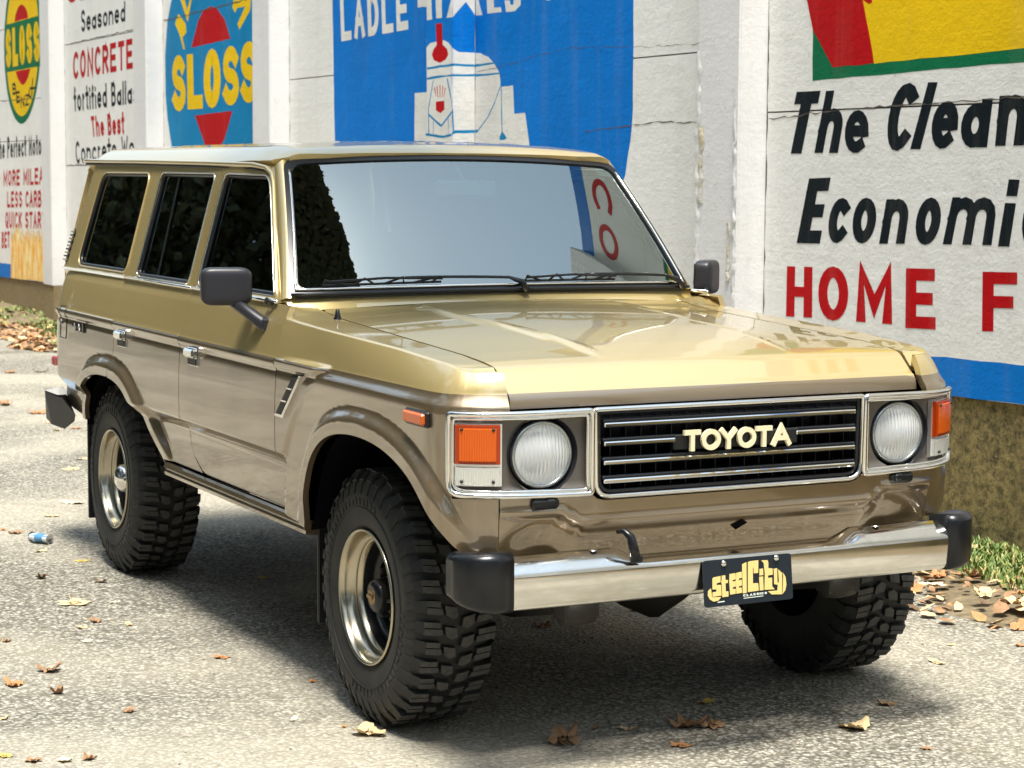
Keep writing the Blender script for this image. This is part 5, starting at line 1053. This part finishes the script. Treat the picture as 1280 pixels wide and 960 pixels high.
c = mixc(m, ramp(m, n2, [(.40, (0, 0, 0)), (.60, (1, 1, 1))]), (.055, .046, .018), (.38, .30, .115)); c = mixc(m, ramp(m, n1, [(.4, (0, 0, 0)), (.7, (1, 1, 1))]), c, mixc(m, .4, c, (.20, .155, .06)))
spk = noise(m, v, 75, 4, .7); c = mixc(m, ramp(m, spk, [(.62, (0, 0, 0)), (.74, (1, 1, 1))]), c, (.50, .43, .28)); far = N(m, 'ShaderNodeSeparateXYZ'); LK(m, v, far.inputs[0]); fm = N(m, 'ShaderNodeMapRange'); LK(m, far.outputs['X'], fm.inputs[0]); fm.inputs[1].default_value = -10; fm.inputs[2].default_value = -15
setc(m, mixc(m, fm.outputs[0], c, mixc(m, .6, c, (.33, .25, .14)))); nb = bump(m, n2, .9, .02); setn(m, bump(m, spk, .5, .006, nb))
mat('joint_dark', (.10, .085, .065), .95)
m = mat('stain', (.62, .56, .42), .9); v = coords(m); setc(m, ramp(m, noise(m, v, 12, 6, .7), [(.4, (.66, .64, .58)), (.6, (.60, .52, .34)), (.75, (.50, .36, .16))])); setn(m, bump(m, noise(m, v, 40, 6), .6, .01))
# ---- the wall: bays between piers
YW = 2.80; DP = .17; JX = [-30.6, -27.2, -23.8, -20.4, -17.0, -13.46, -10.13, -6.71, -3.27, .13, 3.53, 6.93, 10.33]
WALL = tag(empty('painted_wall', (0, YW, 0)), 'long white concrete retaining wall with piers, painted with signs and lettering behind the wagon', 'wall')
off = Vector((0, -YW, 0))
def zb(x): return .705 + (x + 1.5) * .0172 if x > -22 else .37
TOPZ = 4.95
def wpart(mb, name, mt, par=None, **k):
    mb.v = [(x, y - YW, z) for x, y, z in mb.v]; o = mb.build(name, mt, WALL if par is None else par, **k); return o
cuts = {-17.0: (1.76, 3.07), -13.46: (3.12,), -10.13: (2.44,), -6.71: (2.36, 3.3), -3.27: (2.02, 3.45)}
bays = {}
for i in range(len(JX) - 1):
    xl, xr = JX[i], JX[i + 1] - .41
    zs_ = [None] + list(cuts.get(round(JX[i], 2), (2.05, 3.4))) + [TOPZ]
    for k in range(len(zs_) - 1):
        a = zs_[k]; z1 = zs_[k + 1] - .004; b = MB()
        zl, zr = (zb(xl), zb(xr)) if a is None else (a + .004, a + .004)
        y0 = YW + rng.uniform(-.0, .002) ; vs = [(xl, YW, zl), (xr, YW, zr), (xr, YW, z1), (xl, YW, z1), (xl, YW + .25, zl), (xr, YW + .25, zr), (xr, YW + .25, z1), (xl, YW + .25, z1)]
        b.add(vs, [(0, 1, 2, 3), (4, 7, 6, 5), (0, 4, 5, 1), (3, 2, 6, 7), (0, 3, 7, 4), (1, 5, 6, 2)]); o = wpart(b, 'wall_panel', 'wall_white'); bays[(i, k)] = o
    b = MB(); b.add([(xl, YW + .014, -.25), (xr, YW + .014, -.25), (xr, YW + .014, zb(xr) - .004), (xl, YW + .014, zb(xl) - .004), (xl, YW + .3, -.25), (xr, YW + .3, -.25), (xr, YW + .3, zb(xr) - .004), (xl, YW + .3, zb(xl) - .004)], [(0, 1, 2, 3), (3, 2, 6, 7), (0, 3, 7, 4), (1, 5, 6, 2)]); wpart(b, 'concrete_footing', 'base_concrete')
    xj = JX[i + 1]
    b = MB(); r = .012; x0, x1, y0, y1 = xj - .41, xj, YW - DP, YW + .26
    pl = [(x0, y1), (x0, y0 + r), (x0 + r, y0), (x1 - r, y0), (x1, y0 + r), (x1, y1)]; zz = zb(xj)
    vs = [(x, y, zz) for x, y in pl] + [(x, y, TOPZ + .03) for x, y in pl]; b.add(vs, [(j, j + 1, 7 + j, 6 + j) for j in range(5)] + [(6, 7, 8, 9, 10, 11)]); PO = wpart(b, 'wall_pier', 'pier_white')
    b = MB(); pl2 = [(x0, y1), (x0, y0 + .012), (x1, y0 + .012), (x1 - .004, y1)]; b.add([(x, y, -.25) for x, y in pl2] + [(x, y, zz - .004) for x, y in pl2], [(j, j + 1, 5 + j, 4 + j) for j in range(3)] + [(4, 5, 6, 7)]); wpart(b, 'pier_footing', 'base_concrete')
    # ragged dark joint where pier meets the next panel
    b = MB(); q = random.Random(i); pts = [(xj + .002 + q.uniform(0, .010), zz + k * .06) for k in range(int((TOPZ - zz) / .06))]
    vs = []
    for x, z in pts:
        w = q.choice((.002, .004, .006, .012)); vs += [(xj + .0005, YW - .0006, z), (xj + w + .001, YW - .0006, z)]
    b.add(vs, [(2 * k, 2 * k + 1, 2 * k + 3, 2 * k + 2) for k in range(len(pts) - 1)]); wpart(b, 'joint_crack', 'joint_dark')
    # blue base stripe on the panel (photo shows it on the near and far bays)
    if JX[i] in (-17.0, -13.46): continue
    for nm_, (a, c_) in (('p', (xl, xr)), ):
        b = MB(); n = 24
        vs = []
        for k in range(n + 1):
            x = a + (c_ - a) * k / n; vs += [(x, YW - .0003, zb(x) + .001 + q.uniform(-.002, .002)), (x, YW - .0003, zb(x) + .172 + q.uniform(-.004, .004))]
        b.add(vs, [(2 * k, 2 * k + 2, 2 * k + 3, 2 * k + 1) for k in range(n)]); wpart(b, 'base_stripe', 'mural_blue')
# top band (seen in the windshield)
b = MB(); b.add([(-3.2, YW - .0004, 4.68), (3.0, YW - .0004, 4.68), (3.0, YW - .0004, TOPZ), (-3.2, YW - .0004, TOPZ)], [(0, 1, 2, 3)]); wpart(b, 'top_band', 'mural_blue')
# murals
LAY = .0002
def SURF(code, layer):
    if code == 'p': return lambda a, c, d: (a, YW - .0004 - layer * LAY - d, c)
    k = int(code[1]); x = [-17.0, -13.46, -10.13, -6.71, -3.27][k]
    if code[0] == 'f': return lambda a, c, d: (a, YW - DP - .0004 - layer * LAY - d, c)
    return lambda a, c, d: (x + .0004 + layer * LAY + d, a, c)
for nme, colr, lay, code, pts in POLYS:
    F = SURF(code, lay); b = MB()
    pts2 = [pts[0]]
    for p in pts[1:]:
        if abs(p[0] - pts2[-1][0]) + abs(p[1] - pts2[-1][1]) > .004: pts2.append(p)
    if abs(pts2[0][0] - pts2[-1][0]) + abs(pts2[0][1] - pts2[-1][1]) < .004: pts2.pop()
    if len(pts2) < 3: continue
    # hand-painted wobble on long edges
    q = random.Random(len(pts2)); P = []
    for p in resample(pts2, .12 if colr != 'fire' else .2): P.append((p[0] + q.uniform(-.003, .003), p[1] + q.uniform(-.003, .003)))
    n = len(P); tri = delaunay_2d_cdt([Vector(p) for p in P], [(i, (i + 1) % n) for i in range(n)], [], 1, 1e-6)
    b.add([F(v_[0], v_[1], 0) for v_ in tri[0]], [tuple(f) for f in tri[2]]); wpart(b, nme, 'mural_' + colr)
extra = [('COKE', 'red', .2, [(-1.55, 4.08), (.9, 4.08), (.9, 4.52), (-1.55, 4.52)])]
for txt, colr, wt, quad in WORDS + extra:
    b = MB(); F = SURF('p', 4.2 if colr == 'yellow' else 2.5); single = len(txt) == 1
    text_mesh(b, txt, wt, quad, F, 0, single=single); wpart(b, 'painted_letter' if single else 'painted_word', 'mural_' + colr)
# cracks over paint and plaster
def crack(pts, w=.004, seed=0, x=None, code='p', name='plaster_crack', mt='joint_dark'):
    q = random.Random(seed); F = SURF(code, 5.5); P = resample(pts, .05, False); vs = []
    for (a, c_) in P:
        ww = w * q.uniform(.2, 1.4); c2 = c_ + q.uniform(-.006, .006); vs += [F(a, c2 - ww / 2, 0), F(a, c2 + ww / 2, 0)]
    b = MB(); b.add(vs, [(2 * i, 2 * i + 2, 2 * i + 3, 2 * i + 1) for i in range(len(P) - 1)]); wpart(b, name, mt)
crack([(-3.25, 1.985), (-2.6, 2.02), (-1.9, 2.03), (-.3, 2.06)], .006, 1)
crack([(-13.4, 3.11), (-12.4, 3.13), (-10.6, 3.16)], .010, 2); crack([(-16.95, 3.07), (-13.95, 3.09)], .010, 3); crack([(-16.95, 1.76), (-13.95, 1.78)], .010, 4)
crack([(-6.68, 2.36), (-5.4, 2.46), (-4.6, 2.42), (-3.7, 2.40)], .003, 5); crack([(-5.2, 1.95), (-4.4, 1.99), (-3.75, 1.98)], .006, 6); crack([(-20.3, 2.55), (-17.5, 2.52)], .01, 7)
# rough vertical plaster seam with rust stain on the near pier
def seam(xc, z0, z1, w, seed, y, mt='stain', d=.010):
    q = random.Random(seed); vs = []; n = int((z1 - z0) / .025)
    for k in range(n + 1):
        z = z0 + (z1 - z0) * k / n; c_ = xc + q.uniform(-.010, .010); ww = w * q.uniform(.45, 1.2)
        vs += [(c_ - ww / 2, y, z), (c_ - ww * .1, y - d * q.uniform(.3, 1.3), z), (c_ + ww / 2, y, z)]
    b = MB(); b.add(vs, [(3 * k + j, 3 * k + 3 + j, 3 * k + 4 + j, 3 * k + 1 + j) for k in range(n) for j in range(2)], 0, True); wpart(b, 'plaster_seam', mt, fix=False)
seam(-3.66, .7, 2.35, .05, 1, YW - DP - .001, 'pier_white'); seam(-3.63, 1.55, 1.95, .045, 2, YW - DP - .002); seam(-3.30, .8, 2.1, .03, 3, YW - DP - .001, 'pier_white')
seam(-3.345, 1.15, 1.45, .022, 5, YW - DP - .002)
# ---- leaves
def leafmat(name, a, b_):
    m = mat(name, a, .7); v = coords(m, 'Object'); n1 = noise(m, v, 22, 6, .7); setc(m, ramp(m, n1, [(.3, a), (.7, b_)])); return m
leafmat('leaf_brown', (.22, .11, .05), (.42, .25, .13)); leafmat('leaf_tan', (.62, .42, .20), (.75, .58, .34)); leafmat('leaf_yellow', (.60, .36, .06), (.70, .52, .16)); leafmat('leaf_dark', (.09, .055, .03), (.20, .12, .06)); leafmat('leaf_orange', (.38, .14, .05), (.56, .29, .12)); leafmat('leaf_pale', (.70, .62, .42), (.80, .72, .52))
def leaf_mesh(seed, lobes=5, curl=.5, ragged=.2):
    q = random.Random(seed); vs = []; n = 30; rings = (0, .35, .7, 1)
    ph = q.uniform(0, 6); R = []
    for i in range(n):
        t = 2 * PI * i / n; r = .5 + .30 * abs(math.cos(lobes * t / 2 + ph)) ** 1.6 + q.uniform(-ragged, ragged) * .35; R.append(r * (1.0 if lobes > 2 else (.45 + .55 * abs(math.cos(t)))))
    vs.append((0, 0, 0)); fx = q.uniform(-.5, .5); k1, k2 = q.uniform(.4, 1) * curl, q.uniform(-.3, 1) * curl
    for j in (1, 2, 3):
        for i in range(n):
            t = 2 * PI * i / n; r = R[i] * rings[j] if j < 3 else R[i]; r = r if j == 3 else R[i] * rings[j] * .9 + .05 * rings[j]
            x, y = r * math.cos(t), r * math.sin(t); z = k1 * x * x + k2 * y * y + .22 * curl * math.sin(3 * x + ph) * r + .10 * curl * math.sin(7 * t + ph) * rings[j]
            vs.append((x, y * .85, z))
    fs = [(0, 1 + i, 1 + (i + 1) % n) for i in range(n)]
    for j in (0, 1):
        a = 1 + j * n; fs += [(a + i, a + (i + 1) % n, a + n + (i + 1) % n, a + n + i) for i in range(n)]
    b = len(vs); vs += [(-.6, -.012, .02), (-.6, .012, .02), (-1.05, .03, .12), (-1.05, .045, .12)]; fs.append((b, b + 1, b + 3, b + 2))
    zm = min(v[2] for v in vs); vs = [(x, y, z - zm) for x, y, z in vs]
    return vs, fs
PROTO = {}
def leaf(x, y, size, mt, seed, rot, label=None, group=None, curl=.5, lobes=5, flat=1.0, z=0.0, name='fallen_leaf'):
    key = (mt, seed % 7, round(curl, 1), lobes)
    if key not in PROTO:
        vs, fs = leaf_mesh(seed % 7 + lobes * 11, lobes, curl); me = bpy.data.meshes.new(name); me.from_pydata(vs, [], fs); me.materials.append(M[mt]); me.polygons.foreach_set('use_smooth', [True] * len(fs)); PROTO[key] = me
    o = bpy.data.objects.new(name, PROTO[key]); COL.objects.link(o); o.location = (x, y, z + .014); size *= 1.3 if name == 'fallen_leaf' and z == 0 else 1; o.scale = (size, size, size * flat); o.rotation_euler = (0, 0, rot); tag(o, label, 'leaf', group); return o
for i, (x, y, size, mt, curl, lobes, label) in enumerate(LEAVES):
    leaf(x, y, size, 'leaf_' + mt, i * 3 + 1, i * 2.4, label, 'dead leaves scattered on the road', curl, lobes)
# ---- leaf litter, grass and small stones on the verge
q = random.Random(11)
mts = ['tan', 'tan', 'brown', 'orange', 'tan', 'brown', 'pale']
for i in range(46):
    x = q.uniform(-3.0, -.35); e = road_edge(x); y = e + abs(q.gauss(.05, .26)); y = min(y, 2.68)
    leaf(x, y, q.uniform(.045, .085), 'leaf_' + mts[i % 7], i, q.uniform(0, 6), 'dead leaf lying in the litter along the wall foot right of the wagon', 'dead leaves in the verge litter', q.choice((.4, .8, 1.0)), 5, 1.0, .03 + .006 * (i % 5))
def litter(name, x0, x1, n, smin, smax, seed, label_kind='stuff'):
    q = random.Random(seed); vs = []; fs = []; mi = []; names = ['leaf_tan', 'leaf_brown', 'leaf_brown', 'leaf_orange', 'leaf_dark']
    for i in range(n):
        x = q.uniform(x0, x1); e = road_edge(x); y = e + abs(q.gauss(0, .32)) - .12; y = min(y, 2.74); s = q.uniform(smin, smax); a = q.uniform(0, 6.28); tl = q.uniform(-.6, .6); z = .048 if y > e + .1 else .022
        k = 6; b = len(vs); vs.append((x, y, z + q.uniform(.0, .02)))
        for j in range(k):
            t = a + j * 2 * PI / k; r = s * q.uniform(.55, 1.1); vs.append((x + r * math.cos(t), y + r * math.sin(t) * .8, max(.016, z + .008 + r * math.sin(t + i) * tl)))
        m_ = q.randrange(5)
        for j in range(k): fs.append((b, b + 1 + j, b + 1 + (j + 1) % k)); mi.append(m_)
    o = mesh(name, vs, fs, None, mats=names, midx=mi); tag(o, kind='stuff'); return o
litter('leaf_litter', -4.5, 0.6, 420, .018, .05, 5); litter('leaf_litter', -24, -9, 2600, .03, .07, 6); litter('leaf_litter', -9, -4.5, 500, .02, .06, 8)
mat('grass_blade', (.09, .16, .03), .6); mat('grass_light', (.20, .27, .07), .6); mat('grass_dry', (.42, .36, .14), .7)
def grass(x0, x1, n, h, seed, band=(.25, 9)):
    q = random.Random(seed); vs = []; fs = []; mi = []
    for i in range(n):
        x = q.uniform(x0, x1); e = road_edge(x); y = min(q.uniform(e + .18, 2.79), 2.79)
        if math.sin(x * 5 + 1.3) + math.sin(y * 9 + x * 2) + q.gauss(0, .5) < -.5 + (.9 if y < e + .35 else 0): continue
        hh = h * q.uniform(.4, 1.2); a = q.uniform(0, 6.28); w = q.uniform(.003, .006) * (1 if x > -9 else 2.5); lx, ly = math.cos(a) * hh * q.uniform(.2, .9), math.sin(a) * hh * q.uniform(.2, .9); z = .04
        b = len(vs); px, py = -math.sin(a) * w, math.cos(a) * w
        vs += [(x - px, y - py, z), (x + px, y + py, z), (x + lx * .5 + px, y + ly * .5 + py, z + hh * .65), (x + lx * .5 - px, y + ly * .5 - py, z + hh * .65), (x + lx, y + ly, z + hh * .9)]
        fs += [(b, b + 1, b + 2, b + 3), (b + 3, b + 2, b + 4)]; m_ = q.choice((0, 0, 1, 1, 1, 2)); mi += [m_, m_]
    # broad clover-like leaflets near the camera
    o = mesh('grass', vs, fs, None, mats=['grass_blade', 'grass_light', 'grass_dry'], midx=mi); tag(o, kind='stuff'); return o
grass(-3.6, 1.0, 15000, .055, 1); grass(-24, -3.6, 5000, .06, 2)
q = random.Random(5); vs = []; fs = []; mi = []
for i in range(5200):
    x = q.uniform(-6, 2.6); y = q.uniform(-3.2, 2.4)
    if i % 3 == 0: x = q.uniform(-.8, 1.6); y = q.uniform(-.3, 1.6)
    if x > 2.6: continue
    s = q.choice((.002, .003, .003, .004, .005, .007)); b = len(vs)
    for dx, dy, dz in ((1, 0, .1), (-.5, .9, .1), (-.5, -.9, .1), (.1, .1, 1)): vs.append((x + dx * s * q.uniform(.6, 1.3), y + dy * s * q.uniform(.6, 1.3), .0125 + dz * s * .8))
    fs += [(b, b + 1, b + 3), (b + 1, b + 2, b + 3), (b + 2, b, b + 3)]; m_ = q.randrange(3); mi += [m_] * 3
mat('stone_light', (.52, .49, .42), .9); mat('stone_mid', (.30, .28, .24), .9); mat('stone_dark', (.14, .13, .11), .9)
tag(mesh('road_grit', vs, fs, None, mats=['stone_light', 'stone_mid', 'stone_dark'], midx=mi), kind='stuff')
# ---- crushed can
mat('can_white', (.70, .76, .80), .3, .3); mat('can_blue', (.10, .28, .50), .3, .3); mat('can_metal', (.7, .7, .7), .25, 1.0)
CAN = tag(empty('drink_can', (-3.50, -.945, .038), None, (0, 0, .55)), 'crushed blue and white drink can lying on the road left of the rear tyre', 'can')
q = random.Random(2); b = MB(); n = 20; vs = []; K = 9
for i in range(K):
    t = i / (K - 1); x = -.055 + .11 * t
    for j in range(n):
        a = 2 * PI * j / n; r = .030 * (.72 + .28 * abs(math.cos(t * 5 + 1))) * q.uniform(.93, 1.04) * (.82 if i in (0, K - 1) else 1); vs.append((x, r * math.cos(a), r * .72 * math.sin(a)))
for i in range(K - 1):
    for j in range(n):
        b.v = vs; b.f.append((i * n + j, i * n + (j + 1) % n, (i + 1) * n + (j + 1) % n, (i + 1) * n + j)); b.mi.append(1 if 2 < i < 6 or j % 7 == 0 else 0); b.sm.append(True)
b.build('can_body', ['can_white', 'can_blue'], CAN); 
for s in (-1, 1): MB().lathe([(.024, s * .056), (.021, s * .054), (0, s * .052)], 16, 'X').build('can_end', 'can_metal', CAN)
# ---- trees across the road: seen only in reflections
mat('bark', (.07, .05, .035), .9); mat('foliage', (.030, .038, .012), .7); mat('foliage_light', (.055, .055, .016), .7)
def tree(x, y, h, cr, seed, label, group='trees across the road', n=2600, zc=None, leafs=.16):
    q = random.Random(seed); T = tag(empty('tree', (x, y, 0)), label, 'tree', group)
    b = MB(); top = Vector((q.uniform(-.5, .5), q.uniform(-.5, .5), h * .55)); b.tube([(0, 0, -.1), (.05, 0, h * .2), tuple(top * .7), tuple(top)], [.28, .22, .17, .12], 8)
    tips = []
    for k in range(9):
        a = k * 2.4 + q.uniform(-.3, .3); l = cr * q.uniform(.5, .95); s = Vector((0, 0, h * q.uniform(.25, .5))); e = Vector((math.cos(a) * l, math.sin(a) * l, h * q.uniform(.45, .92))); b.tube([s, (s + e) / 2 + Vector((0, 0, .3)), e], [.10, .06, .025], 6); tips.append(e)
    b.build('trunk', 'bark', T); vs = []; fs = []; mi = []
    cl = tips + [Vector((q.gauss(0, cr * .45), q.gauss(0, cr * .45), h * q.uniform(.05, .95))) for _ in range(34)]
    for i in range(n):
        c_ = cl[i % len(cl)]; p = c_ + Vector((q.gauss(0, cr * .20), q.gauss(0, cr * .20), q.gauss(0, cr * .17))); a = Vector((q.uniform(-1, 1), q.uniform(-1, 1), q.uniform(-1, 1))).normalized() * leafs; b_ = a.cross(Vector((q.uniform(-1, 1), q.uniform(-1, 1), q.uniform(-1, 1)))).normalized() * leafs * .6
        k = len(vs); vs += [tuple(p - a), tuple(p - b_), tuple(p + a), tuple(p + b_)]; fs.append((k, k + 1, k + 2, k + 3)); mi.append(i % 3 == 0)
    me_ = mesh('crown', vs, fs, None, mats=['foliage', 'foliage_light'], midx=[int(v) for v in mi], parent=T); return T
for i in range(15):
    tree(-62 + i * 5.2 + (i * 37 % 5) * .5, -13.0 - (i * 53 % 7) * .5, 15 + (i * 29 % 5) * .9, 4.9, i, 'leafy tree across the road mirrored in the body side of the wagon', n=12000, leafs=.16)
T = tag(empty('tree', (2.6, -6.2, 0)), 'unseen leaning tree added so its leafy limb mirrors dark in the windshield', 'tree')
b = MB(); b.tube([(0, 0, -.1), (-.1, .3, 2), (-.5, 1.2, 3.6), (-1.1, 2.8, 3.9), (-1.9, 4.4, 3.8), (-2.6, 5.5, 3.65)], [.16, .11, .06, .03, .02, .012], 8); b.build('trunk', 'bark', T)  # added out of view, leaves darkened, for the dark reflection in the windshield
q = random.Random(4); vs = []; fs = []; mi = []
for i in range(8000):
    x = q.uniform(-1.25, .35); c_ = Vector((x - 2.6, 6.2 + q.uniform(-1.0, -.19 + .010 * math.sin(x * 9)), 3.6 + q.gauss(0, .06)))
    a = Vector((q.uniform(-1, 1), q.uniform(-1, 1), q.uniform(-.3, .3))).normalized() * .032; b_ = a.cross(Vector((q.uniform(-.4, .4), q.uniform(-.4, .4), 1))).normalized() * .028
    k = len(vs); vs += [tuple(c_ - a), tuple(c_ - b_), tuple(c_ + a), tuple(c_ + b_)]; fs.append((k, k + 1, k + 2, k + 3)); mi.append(i % 3 == 0)
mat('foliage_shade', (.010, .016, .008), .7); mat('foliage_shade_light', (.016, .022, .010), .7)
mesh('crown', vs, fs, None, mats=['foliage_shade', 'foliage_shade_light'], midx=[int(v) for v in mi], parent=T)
for i in range(5):
    tree(24 + (i * 31 % 4), -11 + i * 5.0, 11 + (i * 29 % 5) * .7, 4.2, 40 + i, 'leafy tree down the road in front of the wagon, mirrored in its nose', 'trees down the road in front', n=9000, leafs=.16)
for i in range(5):
    tree(-66 - (i * 31 % 4), -12 + i * 6.0, 11 + (i * 29 % 5) * .7, 4.4, 60 + i, 'leafy tree at the far end of the road behind the wagon', 'trees at the far end of the road', n=4000, leafs=.3)
# far bank across the road
xs2 = [-70 + i * 2 for i in range(71)]; vs = []
for x in xs2:
    for k, (dy, dz) in enumerate(((-14, -.02), (-17, .5), (-22, 2.2), (-30, 3.5))): vs.append((x, dy + math.sin(x * .3 + k) * .6, dz + (.3 * math.sin(x * .7 + k) if k else 0)))
tag(mesh('bank', vs, [(4 * i + j, 4 * i + j + 1, 4 * i + 5 + j, 4 * i + 4 + j) for i in range(70) for j in range(3)], 'dirt', smooth=True), kind='structure')
